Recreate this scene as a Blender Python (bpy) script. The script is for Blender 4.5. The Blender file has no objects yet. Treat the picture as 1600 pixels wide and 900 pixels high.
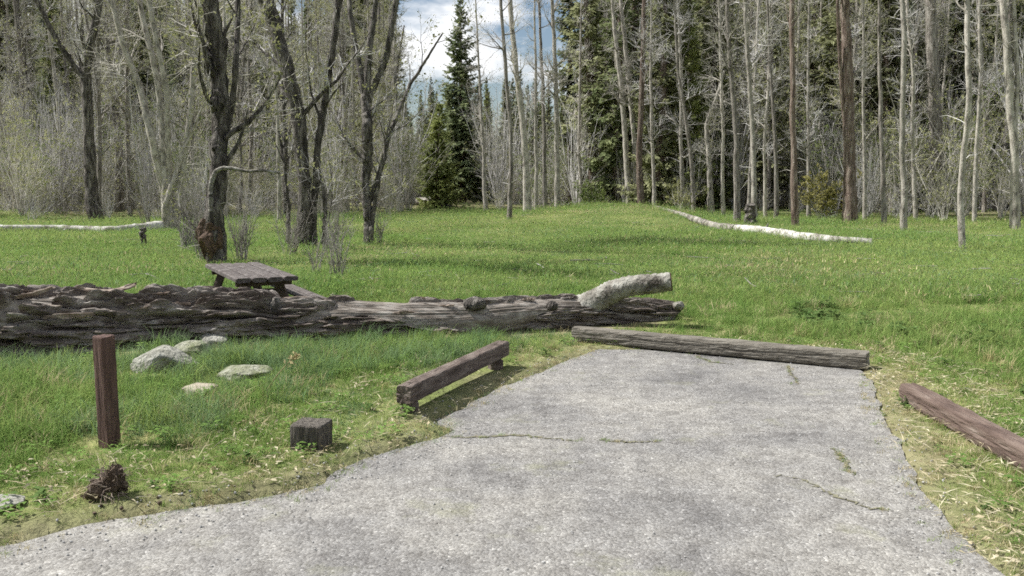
import bpy, bmesh, math, random
import numpy as np
from mathutils import Vector, Matrix

R = math.radians
scene = bpy.context.scene
C = scene.collection

# ------------------------------------------------------------------ camera
FPX, CX, CY, HORIZON, CAMZ = 1386.0, 800.0, 450.0, 285.0, 1.6
PITCH = math.atan((CY - HORIZON) / FPX)
cam_d = bpy.data.cameras.new('camera')
cam_d.sensor_width = 36.0
cam_d.lens = 36.0 * FPX / 1600.0
cam_d.clip_start, cam_d.clip_end = 0.05, 3000
cam = bpy.data.objects.new('camera', cam_d)
cam.location = (0, 0, CAMZ)
cam.rotation_euler = (math.pi / 2 - PITCH, 0, 0)
C.objects.link(cam)
scene.camera = cam

# ------------------------------------------------------------------ sky and sun
SUN_EL, SUN_AZ = R(51), math.atan2(-0.96, 0.20)      # from the left
world = bpy.data.worlds.new('World')
scene.world = world
world.use_nodes = True
wn, wl = world.node_tree.nodes, world.node_tree.links
wn.clear()
w_out = wn.new('ShaderNodeOutputWorld')
w_bg = wn.new('ShaderNodeBackground'); w_bg.inputs['Strength'].default_value = 0.057
w_sky = wn.new('ShaderNodeTexSky'); w_sky.sky_type = 'NISHITA'; w_sky.sun_disc = False
w_sky.sun_elevation, w_sky.sun_rotation = SUN_EL, SUN_AZ
w_tc = wn.new('ShaderNodeTexCoord')
w_map = wn.new('ShaderNodeMapping'); w_map.inputs['Scale'].default_value = (1, 1, 2.6); w_map.inputs['Location'].default_value = (1.3, 0.0, 0.0)
w_noise = wn.new('ShaderNodeTexNoise')
w_noise.inputs['Scale'].default_value = 4.2; w_noise.inputs['Detail'].default_value = 8
w_noise.inputs['Roughness'].default_value = 0.58
w_ramp = wn.new('ShaderNodeValToRGB')
w_ramp.color_ramp.elements[0].position = 0.46; w_ramp.color_ramp.elements[1].position = 0.58
w_mix = wn.new('ShaderNodeMixRGB'); w_mix.inputs[2].default_value = (11.6, 11.7, 11.9, 1)
wl.new(w_tc.outputs['Generated'], w_map.inputs['Vector']); wl.new(w_map.outputs[0], w_noise.inputs['Vector'])
wl.new(w_noise.outputs['Fac'], w_ramp.inputs[0]); wl.new(w_ramp.outputs[0], w_mix.inputs[0])
wl.new(w_sky.outputs[0], w_mix.inputs[1]); wl.new(w_mix.outputs[0], w_bg.inputs[0]); wl.new(w_bg.outputs[0], w_out.inputs[0])

sun_d = bpy.data.lights.new('sun', 'SUN')
sun_d.energy, sun_d.angle, sun_d.color = 5.0, R(0.6), (1.0, 0.98, 0.945)
sun = bpy.data.objects.new('sun', sun_d); C.objects.link(sun)
sun_dir = Vector((math.sin(SUN_AZ) * math.cos(SUN_EL), math.cos(SUN_AZ) * math.cos(SUN_EL), math.sin(SUN_EL)))
sun.rotation_euler = sun_dir.to_track_quat('Z', 'Y').to_euler()
sun.location = sun_dir * 60

scene.view_settings.view_transform = 'Standard'
scene.view_settings.look = 'None'
scene.view_settings.gamma = 1.0
scene.view_settings.use_curve_mapping = False
scene.view_settings.exposure = 0.78
scene.cycles.max_bounces = 4
scene.cycles.diffuse_bounces = 3
scene.cycles.use_adaptive_sampling = True
scene.cycles.adaptive_threshold = 0.022
scene.cycles.use_denoising = False
scene.cycles.adaptive_min_samples = 8
scene.cycles.transmission_bounces = 4
scene.cycles.filter_width = 1.7

# ------------------------------------------------------------------ measuring helpers
def ray(px, py):
    x, u = px - CX, CY - py
    return np.array([x, FPX * math.cos(PITCH) + u * math.sin(PITCH), -FPX * math.sin(PITCH) + u * math.cos(PITCH)])
def at_depth(px, py, Y):
    d = ray(px, py); t = Y / d[1]
    return np.array([d[0] * t, Y, CAMZ + d[2] * t])
def at_height(px, py, z=0.0):
    d = ray(px, py); t = (z - CAMZ) / d[2]
    return np.array([d[0] * t, d[1] * t, z])
G = at_height

# ------------------------------------------------------------------ noise
def _h(ix, iy, s):
    n = (ix.astype(np.int64) * 374761393 + iy.astype(np.int64) * 668265263 + s * 974634777) & 0x7fffffff
    n = ((n ^ (n >> 13)) * 1274126177) & 0x7fffffff
    return ((n ^ (n >> 16)) & 0xffff) / 65535.0
def vnoise(x, y, s=0):
    x = np.asarray(x, float); y = np.asarray(y, float)
    ix, iy = np.floor(x), np.floor(y); fx, fy = x - ix, y - iy
    fx = fx * fx * (3 - 2 * fx); fy = fy * fy * (3 - 2 * fy)
    a, b, c, d = _h(ix, iy, s), _h(ix + 1, iy, s), _h(ix, iy + 1, s), _h(ix + 1, iy + 1, s)
    return (a * (1 - fx) + b * fx) * (1 - fy) + (c * (1 - fx) + d * fx) * fy
def fbm(x, y, s=0, o=4):
    v, a, t = 0, 0.5, 0
    for i in range(o):
        v = v + a * vnoise(x * 2 ** i, y * 2 ** i, s + i); t += a; a *= 0.5
    return v / t
def sstep(a, b, x):
    t = np.clip((np.asarray(x, float) - a) / (b - a), 0, 1); return t * t * (3 - 2 * t)

# ------------------------------------------------------------------ materials
def mat(name):
    m = bpy.data.materials.new(name); m.use_nodes = True
    nt = m.node_tree; nt.nodes.clear()
    return m, nt.nodes, nt.links
def col(c): return (c[0], c[1], c[2], 1)
def noise_mat(name, stops, scale=(1, 1, 1), nscale=5.0, detail=6, rough=0.85, bump=0.3, bscale=None, bdist=0.02,
              var=0.0, spec=0.2, noise_rough=0.6):
    """position noise -> colour ramp, finer noise -> bump, per-object brightness variation"""
    m, n, l = mat(name)
    out = n.new('ShaderNodeOutputMaterial'); p = n.new('ShaderNodeBsdfPrincipled')
    p.inputs['Roughness'].default_value = rough; p.inputs['Specular IOR Level'].default_value = spec
    geo = n.new('ShaderNodeNewGeometry'); mp = n.new('ShaderNodeMapping'); mp.inputs['Scale'].default_value = scale
    l.new(geo.outputs['Position'], mp.inputs['Vector'])
    nz = n.new('ShaderNodeTexNoise'); nz.inputs['Scale'].default_value = nscale; nz.inputs['Detail'].default_value = detail
    nz.inputs['Roughness'].default_value = noise_rough
    l.new(mp.outputs[0], nz.inputs['Vector'])
    rp = n.new('ShaderNodeValToRGB')
    while len(rp.color_ramp.elements) < len(stops): rp.color_ramp.elements.new(0.5)
    for e, (pos, c) in zip(rp.color_ramp.elements, stops): e.position = pos; e.color = col(c)
    l.new(nz.outputs['Fac'], rp.inputs[0])
    src = rp.outputs[0]
    if var:
        oi = n.new('ShaderNodeObjectInfo'); mr = n.new('ShaderNodeMapRange')
        mr.inputs['To Min'].default_value = 1 - var; mr.inputs['To Max'].default_value = 1 + var
        l.new(oi.outputs['Random'], mr.inputs['Value'])
        mx = n.new('ShaderNodeMixRGB'); mx.blend_type = 'MULTIPLY'; mx.inputs[0].default_value = 1
        l.new(src, mx.inputs[1]); l.new(mr.outputs[0], mx.inputs[2]); src = mx.outputs[0]
    l.new(src, p.inputs['Base Color'])
    if bump:
        nb = n.new('ShaderNodeTexNoise'); nb.inputs['Scale'].default_value = bscale or nscale * 3; nb.inputs['Detail'].default_value = 6
        l.new(mp.outputs[0], nb.inputs['Vector'])
        bp = n.new('ShaderNodeBump'); bp.inputs['Strength'].default_value = bump; bp.inputs['Distance'].default_value = bdist
        l.new(nb.outputs['Fac'], bp.inputs['Height']); l.new(bp.outputs[0], p.inputs['Normal'])
    l.new(p.outputs[0], out.inputs[0])
    return m
def leaf_mat(name, a, b, nscale=0.6, trans=0.3, var=0.18, c=None):
    """thin leaf: diffuse + translucent, colour drifting with position and per copy"""
    m, n, l = mat(name)
    out = n.new('ShaderNodeOutputMaterial')
    geo = n.new('ShaderNodeNewGeometry')
    nz = n.new('ShaderNodeTexNoise'); nz.inputs['Scale'].default_value = nscale; nz.inputs['Detail'].default_value = 5
    l.new(geo.outputs['Position'], nz.inputs['Vector'])
    rp = n.new('ShaderNodeValToRGB'); rp.color_ramp.elements[0].position = 0.33; rp.color_ramp.elements[1].position = 0.67
    rp.color_ramp.elements[0].color = col(a); rp.color_ramp.elements[1].color = col(b)
    l.new(nz.outputs['Fac'], rp.inputs[0])
    oi = n.new('ShaderNodeObjectInfo'); mr = n.new('ShaderNodeMapRange')
    mr.inputs['To Min'].default_value = 1 - var; mr.inputs['To Max'].default_value = 1 + var
    l.new(oi.outputs['Random'], mr.inputs['Value'])
    mx = n.new('ShaderNodeMixRGB'); mx.blend_type = 'MULTIPLY'; mx.inputs[0].default_value = 1
    l.new(rp.outputs[0], mx.inputs[1]); l.new(mr.outputs[0], mx.inputs[2])
    d = n.new('ShaderNodeBsdfDiffuse'); t = n.new('ShaderNodeBsdfTranslucent'); ms = n.new('ShaderNodeMixShader')
    ms.inputs[0].default_value = trans
    l.new(mx.outputs[0], d.inputs[0]); l.new(mx.outputs[0], t.inputs[0])
    l.new(d.outputs[0], ms.inputs[1]); l.new(t.outputs[0], ms.inputs[2]); l.new(ms.outputs[0], out.inputs[0])
    return m

M = {}
M['bark_grey'] = noise_mat('grey bark', [(0.32, (.075, .065, .055)), (0.5, (.20, .18, .155)), (0.7, (.37, .345, .305))], (7, 7, 1.3), 1.6, bump=.9, bscale=7, bdist=.05, var=.2, detail=9)
M['bark_pale'] = noise_mat('pale bark', [(0.32, (.10, .088, .075)), (0.47, (.30, .275, .235)), (0.7, (.48, .45, .39))], (5, 5, 2.0), 1.7, bump=.6, bscale=8, bdist=.03, var=.2, detail=9)
M['bark_dark'] = noise_mat('dark furrowed bark', [(0.35, (.030, .026, .023)), (0.5, (.095, .084, .073)), (0.68, (.27, .248, .217))], (7, 7, 1.4), 1.6, bump=1, bscale=7, bdist=.07, var=.12, detail=9)
M['bark_mid'] = noise_mat('grey brown bark', [(0.35, (.042, .037, .033)), (0.5, (.13, .117, .102)), (0.68, (.33, .305, .27))], (7, 7, 1.4), 1.6, bump=1, bscale=7, bdist=.06, var=.12, detail=9)
M['bark_red'] = noise_mat('reddish pine bark', [(0.33, (.07, .048, .038)), (0.5, (.165, .125, .10)), (0.7, (.33, .285, .24))], (7, 7, 1.2), 1.6, bump=.9, bscale=7, bdist=.05, var=.15, detail=9)
M['twig'] = noise_mat('grey twigs', [(0.35, (.37, .355, .345)), (0.65, (.60, .58, .555))], (1, 1, 1), .6, bump=0, var=.25)
M['twig_tan'] = noise_mat('tan twigs', [(0.35, (.36, .335, .295)), (0.65, (.57, .54, .485))], (1, 1, 1), .6, bump=0, var=.22)
M['brush'] = noise_mat('dull brush twigs', [(0.35, (.17, .155, .135)), (0.65, (.33, .31, .28))], (1, 1, 1), .8, bump=0, var=.2)
M['bud'] = leaf_mat('young olive leaves', (.24, .25, .11), (.36, .36, .17), trans=.35)
M['needle'] = leaf_mat('dark green needles', (.125, .155, .075), (.245, .27, .135), nscale=.9, trans=.34, var=.3)
M['needle_blue'] = leaf_mat('blue green needles', (.125, .16, .088), (.235, .265, .135), nscale=.9, trans=.34, var=.2)
M['needle_light'] = leaf_mat('yellow green needles', (.20, .24, .085), (.31, .34, .13), nscale=.9, trans=.42, var=.2)
M['needle_dull'] = leaf_mat('dull olive needles', (.20, .215, .115), (.33, .34, .19), nscale=.9, trans=.34, var=.28)
M['willow'] = leaf_mat('ochre willow shoots', (.235, .215, .07), (.335, .315, .125), trans=.3)
M['shrub_green'] = leaf_mat('fresh green shrub leaves', (.13, .18, .05), (.22, .26, .09), trans=.35)
M['g_green'] = leaf_mat('green grass', (.135, .23, .06), (.205, .30, .088), nscale=.35, trans=.42, var=.18)
M['g_fresh'] = leaf_mat('yellow green grass', (.185, .268, .072), (.27, .335, .11), nscale=.35, trans=.42, var=.18)
M['g_blue'] = leaf_mat('blue green grass', (.12, .20, .085), (.21, .29, .14), nscale=.5, trans=.4, var=.2)
M['g_dry'] = leaf_mat('straw', (.33, .28, .14), (.52, .46, .28), nscale=3, trans=.3, var=.25)
M['g_dark'] = leaf_mat('dark weed leaves', (.07, .125, .038), (.13, .19, .065), nscale=2, trans=.35, var=.2)
M['rock'] = noise_mat('pale granite', [(0.32, (.10, .10, .075)), (0.46, (.205, .20, .165)), (0.58, (.30, .295, .255)), (0.74, (.42, .415, .37))], (1, 1, 1), 9, bump=1, bscale=24, bdist=.05, detail=12, noise_rough=.72)
M['rock_moss'] = noise_mat('mossy granite', [(0.36, (.11, .125, .055)), (0.5, (.20, .205, .14)), (0.72, (.34, .335, .29))], (1, 1, 1), 7, bump=1, bscale=26, bdist=.04, detail=11, noise_rough=.7)
M['rock_tan'] = noise_mat('tan stone', [(0.35, (.25, .215, .16)), (0.7, (.42, .37, .30))], (1, 1, 1), 7, bump=.5, bscale=30, bdist=.02)
M['log_bark'] = noise_mat('weathered log bark', [(0.32, (.042, .032, .026)), (0.46, (.115, .093, .078)), (0.57, (.215, .19, .166)), (0.70, (.40, .375, .34))], (.9, 3.4, 3.4), 1.9, bump=.9, bscale=14, bdist=.03, detail=12, noise_rough=.74)
M['log_wood'] = noise_mat('bare weathered log wood', [(0.32, (.095, .078, .062)), (0.5, (.19, .165, .14)), (0.7, (.34, .315, .28))], (1.2, 10, 10), 2.2, bump=.6, bscale=9, bdist=.01, detail=10)
M['bark_plate'] = noise_mat('broken bark', [(0.3, (.10, .075, .058)), (0.5, (.22, .17, .135)), (0.72, (.36, .315, .26))], (2, 6, 6), 3, bump=.7, bscale=8, bdist=.02)
M['bark_core'] = noise_mat('rotten wood', [(0.35, (.05, .035, .025)), (0.7, (.15, .10, .07))], (2, 6, 6), 4, bump=.8, bscale=10, bdist=.02)
M['stub_bark'] = noise_mat('smooth grey bark', [(0.36, (.065, .056, .045)), (0.47, (.185, .172, .145)), (0.64, (.34, .33, .29))], (1, 1, 1), 5, bump=1, bscale=20, bdist=.04, detail=11, noise_rough=.7)
M['cut_wood'] = noise_mat('cut wood', [(0.35, (.20, .16, .11)), (0.7, (.36, .31, .23))], (1, 1, 1), 9, bump=.3)
M['white_wood'] = noise_mat('bleached bare wood', [(0.38, (.12, .108, .088)), (0.47, (.30, .285, .25)), (0.60, (.50, .485, .445))], (1, 1, 1), 3, bump=.6, detail=9)
M['pale_log'] = noise_mat('pale papery bark', [(0.38, (.075, .066, .053)), (0.48, (.19, .175, .15)), (0.66, (.36, .34, .30))], (1, 1, 1), 2.6, bump=.8, detail=9)
M['timber_grey'] = noise_mat('weathered grey timber', [(0.3, (.07, .062, .05)), (0.5, (.135, .122, .10)), (0.75, (.225, .208, .176))], (1.3, 9, 16), 2.2, bump=.7, bscale=5, bdist=.02, detail=9)
M['timber_brown'] = noise_mat('old brown painted timber', [(0.3, (.055, .042, .035)), (0.5, (.115, .09, .076)), (0.75, (.21, .18, .155))], (4, 2, 12), 2.2, bump=.6, bscale=6, bdist=.015, detail=8)
M['timber_red'] = noise_mat('red brown painted timber', [(0.30, (.06, .041, .033)), (0.48, (.105, .074, .06)), (0.62, (.145, .11, .09)), (0.76, (.23, .195, .165))], (8, 1.6, 12), 2.0, bump=.6, bscale=6, bdist=.015, detail=9)
M['post_red'] = noise_mat('red brown stained post', [(0.3, (.055, .034, .028)), (0.55, (.11, .068, .056)), (0.8, (.18, .13, .11))], (14, 14, 1.6), 2.0, bump=.5, bscale=6, bdist=.01)
M['block'] = noise_mat('tarred old post wood', [(0.3, (.035, .030, .025)), (0.5, (.085, .075, .063)), (0.75, (.18, .16, .135))], (22, 22, 2.5), 2.0, bump=.8, bscale=5, bdist=.015)
M['endgrain'] = noise_mat('grey end grain', [(0.3, (.16, .14, .11)), (0.7, (.34, .31, .26))], (1, 1, 1), 24, bump=.5)
M['table'] = noise_mat('grey picnic table boards', [(0.3, (.05, .041, .037)), (0.5, (.095, .082, .076)), (0.75, (.165, .15, .14))], (5, 3, 5), 3, bump=.5, bscale=6, bdist=.01)
M['table_dark'] = noise_mat('dark brown table frame', [(0.3, (.05, .038, .03)), (0.7, (.12, .092, .075))], (5, 5, 5), 3, bump=.4)
M['soil'] = noise_mat('root soil', [(0.3, (.042, .030, .021)), (0.55, (.105, .077, .054)), (0.75, (.215, .165, .12))], (1, 1, 1), 22, bump=1, bscale=50, bdist=.03)
M['crack_soil'] = noise_mat('mossy crack soil', [(0.35, (.10, .095, .06)), (0.65, (.20, .19, .13))], (1, 1, 1), 20, bump=.5)
M['litter'] = leaf_mat('dead leaves', (.34, .28, .17), (.60, .55, .40), nscale=6, trans=.2, var=.2)
M['chip'] = noise_mat('loose gravel', [(0.3, (.20, .195, .185)), (0.7, (.46, .45, .43))], (1, 1, 1), 30, bump=0)

def ground_material():
    m, n, l = mat('meadow soil')
    out = n.new('ShaderNodeOutputMaterial'); p = n.new('ShaderNodeBsdfPrincipled')
    p.inputs['Roughness'].default_value = 1; p.inputs['Specular IOR Level'].default_value = 0.05
    geo = n.new('ShaderNodeNewGeometry')
    def nz(s, d=6):
        t = n.new('ShaderNodeTexNoise'); t.inputs['Scale'].default_value = s; t.inputs['Detail'].default_value = d
        l.new(geo.outputs['Position'], t.inputs['Vector']); return t.outputs['Fac']
    def ramp(src, stops):
        r = n.new('ShaderNodeValToRGB')
        while len(r.color_ramp.elements) < len(stops): r.color_ramp.elements.new(.5)
        for e, (q, c) in zip(r.color_ramp.elements, stops): e.position = q; e.color = col(c)
        l.new(src, r.inputs[0]); return r.outputs[0]
    def mix(f, a, b):
        x = n.new('ShaderNodeMixRGB'); l.new(f, x.inputs[0]); l.new(a, x.inputs[1]); l.new(b, x.inputs[2]); return x.outputs[0]
    green = ramp(nz(.45), [(.34, (.10, .145, .042)), (.5, (.15, .19, .058)), (.66, (.235, .235, .10))])
    fine = ramp(nz(9), [(.35, (.08, .072, .045)), (.62, (.20, .20, .085))])
    at = n.new('ShaderNodeAttribute'); at.attribute_name = 'bare'; at.attribute_type = 'GEOMETRY'
    wood = ramp(nz(3.2), [(.3, (.10, .085, .055)), (.5, (.175, .155, .095)), (.72, (.27, .24, .15))])
    c = n.new('ShaderNodeMixRGB'); c.inputs[0].default_value = .35; l.new(green, c.inputs[1]); l.new(fine, c.inputs[2])
    base = mix(at.outputs['Fac'], c.outputs[0], wood)
    l.new(base, p.inputs['Base Color'])
    bp = n.new('ShaderNodeBump'); bp.inputs['Strength'].default_value = .8; bp.inputs['Distance'].default_value = .05
    l.new(nz(14), bp.inputs['Height']); l.new(bp.outputs[0], p.inputs['Normal'])
    l.new(p.outputs[0], out.inputs[0]); return m
M['ground'] = ground_material()

def asphalt_material():
    m, n, l = mat('chip seal')
    out = n.new('ShaderNodeOutputMaterial'); p = n.new('ShaderNodeBsdfPrincipled')
    p.inputs['Roughness'].default_value = .9; p.inputs['Specular IOR Level'].default_value = .2
    geo = n.new('ShaderNodeNewGeometry')
    def ramp(src, stops):
        r = n.new('ShaderNodeValToRGB')
        while len(r.color_ramp.elements) < len(stops): r.color_ramp.elements.new(.5)
        for e, (q, c) in zip(r.color_ramp.elements, stops): e.position = q; e.color = col(c)
        l.new(src, r.inputs[0]); return r.outputs[0]
    def nz(s, d=6, rgh=.6):
        t = n.new('ShaderNodeTexNoise'); t.inputs['Scale'].default_value = s; t.inputs['Detail'].default_value = d
        t.inputs['Roughness'].default_value = rgh
        l.new(geo.outputs['Position'], t.inputs['Vector']); return t.outputs['Fac']
    vo = n.new('ShaderNodeTexVoronoi'); vo.inputs['Scale'].default_value = 78
    l.new(geo.outputs['Position'], vo.inputs['Vector'])
    bw = n.new('ShaderNodeRGBToBW'); l.new(vo.outputs['Color'], bw.inputs[0])
    chips = ramp(bw.outputs[0], [(.10, (.14, .134, .124)), (.42, (.198, .191, .180)), (.68, (.232, .225, .212)), (.88, (.29, .282, .267)), (.96, (.38, .37, .35))])
    stain = ramp(nz(.9, 8, .62), [(.33, (.60, .60, .62)), (.45, (.88, .88, .89)), (.62, (1.14, 1.13, 1.10))])
    mx = n.new('ShaderNodeMixRGB'); mx.blend_type = 'MULTIPLY'; mx.inputs[0].default_value = 1
    l.new(chips, mx.inputs[1]); l.new(stain, mx.inputs[2])
    mid = ramp(nz(7, 6), [(.32, (.74, .73, .72)), (.6, (1.08, 1.08, 1.07))])
    m2 = n.new('ShaderNodeMixRGB'); m2.blend_type = 'MULTIPLY'; m2.inputs[0].default_value = 1
    l.new(mx.outputs[0], m2.inputs[1]); l.new(mid, m2.inputs[2])
    moss = ramp(nz(1.6, 9, .68), [(.57, (0, 0, 0)), (.72, (.6, .6, .6))])
    mo = n.new('ShaderNodeMixRGB'); mo.inputs[2].default_value = (.20, .20, .12, 1)
    l.new(moss, mo.inputs[0]); l.new(m2.outputs[0], mo.inputs[1])
    l.new(mo.outputs[0], p.inputs['Base Color'])
    bp = n.new('ShaderNodeBump'); bp.inputs['Strength'].default_value = .55; bp.inputs['Distance'].default_value = .008
    l.new(vo.outputs['Distance'], bp.inputs['Height']); bp.invert = True
    b2 = n.new('ShaderNodeBump'); b2.inputs['Strength'].default_value = .5; b2.inputs['Distance'].default_value = .06
    l.new(nz(3), b2.inputs['Height']); l.new(bp.outputs[0], b2.inputs['Normal']); l.new(b2.outputs[0], p.inputs['Normal'])
    l.new(p.outputs[0], out.inputs[0]); return m
M['asphalt'] = asphalt_material()

# ------------------------------------------------------------------ mesh helpers
class MB:
    """collects vertex / face arrays and links them as one mesh"""
    def __init__(s): s.v = []; s.f = {3: [], 4: []}; s.m = {3: [], 4: []}; s.n = 0
    def add(s, v, f, mi=0):
        v = np.asarray(v, float).reshape(-1, 3); f = np.asarray(f, int)
        k = f.shape[1]
        s.v.append(v); s.f[k].append(f + s.n); s.m[k].append(np.full(len(f), mi)); s.n += len(v)
    def mesh(s, name, mats, smooth=True):
        me = bpy.data.meshes.new(name)
        V = np.concatenate(s.v)
        me.vertices.add(len(V)); me.vertices.foreach_set('co', V.astype(np.float32).ravel())
        loops, starts, mi, pos = [], [], [], 0
        for k in (3, 4):
            if s.f[k]:
                F = np.concatenate(s.f[k]); loops.append(F.ravel()); starts.append(pos + np.arange(len(F)) * k)
                pos += F.size; mi.append(np.concatenate(s.m[k]))
        loops = np.concatenate(loops); starts = np.concatenate(starts); mi = np.concatenate(mi)
        me.loops.add(len(loops)); me.loops.foreach_set('vertex_index', loops.astype(np.int32))
        me.polygons.add(len(starts)); me.polygons.foreach_set('loop_start', starts.astype(np.int32))
        me.polygons.foreach_set('material_index', mi.astype(np.int32))
        me.polygons.foreach_set('use_smooth', np.full(len(starts), smooth))
        for m in (mats if isinstance(mats, (list, tuple)) else [mats]): me.materials.append(m)
        me.update(calc_edges=True)
        return me
def link(name, me, parent=None, **props):
    o = bpy.data.objects.new(name, me); C.objects.link(o)
    if parent is not None: o.parent = parent
    for k, v in props.items(): o[k] = v
    return o
def thing(name, label, category, group=None, loc=(0, 0, 0), rz=0.0):
    o = bpy.data.objects.new(name, None); C.objects.link(o)
    o.empty_display_size = .2; o.location = loc; o.rotation_euler = (0, 0, rz)
    o['label'] = label; o['category'] = category
    if group: o['group'] = group
    return o
def norm(v): return v / np.maximum(np.linalg.norm(v, axis=-1, keepdims=True), 1e-9)

def tubes(mb, P, Rr, sides=5, mi=0, rough=0.0, rng=None, cap=False):
    """P (N,k,3) polylines, Rr (N,k) radii"""
    P = np.asarray(P, float); Rr = np.asarray(Rr, float)
    N, k = P.shape[:2]
    if N == 0: return
    T = norm(np.gradient(P, axis=1))
    mean = norm(P[:, -1] - P[:, 0])
    ref = np.where(np.abs(mean[:, 2:3]) > .8, np.array([[1., 0, 0]]), np.array([[0, 0, 1.]]))[:, None, :]
    U = norm(np.cross(T, ref)); W = np.cross(T, U)
    a = np.arange(sides) / sides * 2 * math.pi
    rr = Rr[:, :, None] * np.ones(sides)
    if rough:
        e = rng.normal(0, 1, (N, k, sides)); e = (e + np.roll(e, 1, 2)) / 1.4
        rr = rr * (1 + rough * e)
    V = P[:, :, None, :] + rr[..., None] * (np.cos(a)[None, None, :, None] * U[:, :, None, :] + np.sin(a)[None, None, :, None] * W[:, :, None, :])
    i = np.arange(k - 1)[:, None] * sides; j = np.arange(sides)[None, :]; j2 = (j + 1) % sides
    q = np.stack([i + j, i + j2, i + sides + j2, i + sides + j], -1).reshape(-1, 4)
    Q = (q[None] + (np.arange(N) * k * sides)[:, None, None]).reshape(-1, 4)
    mb.add(V.reshape(-1, 3), Q, mi)
    if cap:
        for b in range(N):
            for e, s in ((0, 1), (k - 1, -1)):
                ring = V[b, e]; c = P[b, e][None]
                vv = np.concatenate([ring, c]); jj = np.arange(sides)
                f = np.stack([jj, (jj + 1) % sides, np.full(sides, sides)], -1)
                mb.add(vv, f[:, ::s] if s > 0 else f[:, ::-1], mi)

def children(P, Rr, n, rng, tmin, tmax, length, angle, k, rr, up=0.1, wander=.12, tipr=.15, rmax=1.0, fall=.5, rmin=.003):
    """n branches leaving the given stems; length = (min, max) in metres"""
    N, k0 = P.shape[:2]
    L0 = np.linalg.norm(np.diff(P, axis=1), axis=2).sum(1)
    pi = rng.choice(N, n, p=L0 / L0.sum())
    t = rng.uniform(tmin, tmax, n); x = t * (k0 - 1); i = np.minimum(x.astype(int), k0 - 2); f = (x - i)[:, None]
    pos = P[pi, i] * (1 - f) + P[pi, i + 1] * f
    tan = norm(P[pi, i + 1] - P[pi, i]); r0 = Rr[pi, i] * (1 - f[:, 0]) + Rr[pi, i + 1] * f[:, 0]
    perp = norm(np.cross(rng.normal(0, 1, (n, 3)), tan))
    a = np.radians(rng.uniform(angle[0], angle[1], n))[:, None]
    d = np.cos(a) * tan + np.sin(a) * perp
    L = rng.uniform(length[0], length[1], n) * (1 - fall * t)
    out = np.zeros((n, k, 3)); out[:, 0] = pos
    for j in range(1, k):
        d = norm(d + np.array([0, 0, up]) + rng.normal(0, wander, (n, 3)))
        out[:, j] = out[:, j - 1] + d * (L / (k - 1))[:, None]
    r = np.maximum(np.minimum(r0 * rr, rmax), rmin)
    rad = r[:, None] * (1 - (1 - tipr) * np.linspace(0, 1, k))[None]
    return out, rad

def leaves(mb, P, n, rng, size, mi, spread=.05):
    """small single-triangle-pair leaves scattered along polylines"""
    N, k = P.shape[:2]
    pi = rng.integers(0, N, n); x = rng.uniform(.2, 1, n) * (k - 1); i = np.minimum(x.astype(int), k - 2); f = (x - i)[:, None]
    c = P[pi, i] * (1 - f) + P[pi, i + 1] * f + rng.normal(0, spread, (n, 3))
    a = norm(rng.normal(0, 1, (n, 3))); b = norm(np.cross(a, rng.normal(0, 1, (n, 3))))
    s = rng.uniform(size[0], size[1], n)[:, None]
    V = np.stack([c - a * s, c + b * s * .5, c + a * s, c - b * s * .5], 1)
    mb.add(V.reshape(-1, 3), np.arange(n * 4).reshape(-1, 4), mi)

def resample(pts, k):
    pts = np.asarray(pts, float); d = np.r_[0, np.cumsum(np.linalg.norm(np.diff(pts, axis=0), axis=1))]
    t = np.linspace(0, d[-1], k)
    # smooth interpolation through the control points
    out = np.stack([np.interp(t, d, pts[:, c]) for c in range(3)], 1)
    for _ in range(2):
        out[1:-1] = (out[:-2] + 2 * out[1:-1] + out[2:]) / 4
    return out

# ------------------------------------------------------------------ terrain and pavement outline
PAVE_PX = [(-60, 868), (60, 838), (160, 816), (260, 800), (360, 786), (440, 772), (500, 757), (528, 736), (575, 716), (640, 697),
           (690, 684), (712, 672), (684, 664), (678, 655), (716, 640), (758, 618), (800, 598), (850, 578), (900, 558), (938, 546),
           (1010, 546), (1100, 553), (1200, 560), (1290, 567), (1345, 578), (1362, 596), (1378, 640), (1402, 690), (1430, 745),
           (1466, 800), (1510, 850), (1566, 905), (1640, 975)]
pave = [G(x, y)[:2] for x, y in PAVE_PX]
pave += [np.array([2.3, 1.2]), np.array([2.3, -6]), np.array([-9, -6]), np.array([-9, 2.7])]
pave = np.array(pave)
def densify(poly, step, amp, seed):
    out = []; rng = np.random.default_rng(seed)
    for a, b in zip(poly, np.roll(poly, -1, 0)):
        L = np.linalg.norm(b - a); n = max(1, int(L / step)); t = np.arange(n) / n
        p = a + (b - a) * t[:, None]; nrm = np.array([-(b - a)[1], (b - a)[0]]) / L
        out.append(p + nrm * ((fbm(p[:, 0] * 5, p[:, 1] * 5, seed, 3) - .5) * 2 * amp)[:, None])
    return np.concatenate(out)
pave_d = densify(pave, .03, .05, 5)
pave_s = densify(pave, .15, .0, 5)
def inside(x, y, poly=pave_s):
    x = np.asarray(x, float); y = np.asarray(y, float); r = np.zeros(x.shape, bool)
    for (x0, y0), (x1, y1) in zip(poly, np.roll(poly, -1, 0)):
        c = (y0 > y) != (y1 > y)
        with np.errstate(divide='ignore', invalid='ignore'):
            r ^= c & (x < (x1 - x0) * (y - y0) / (y1 - y0) + x0)
    return r
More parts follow.
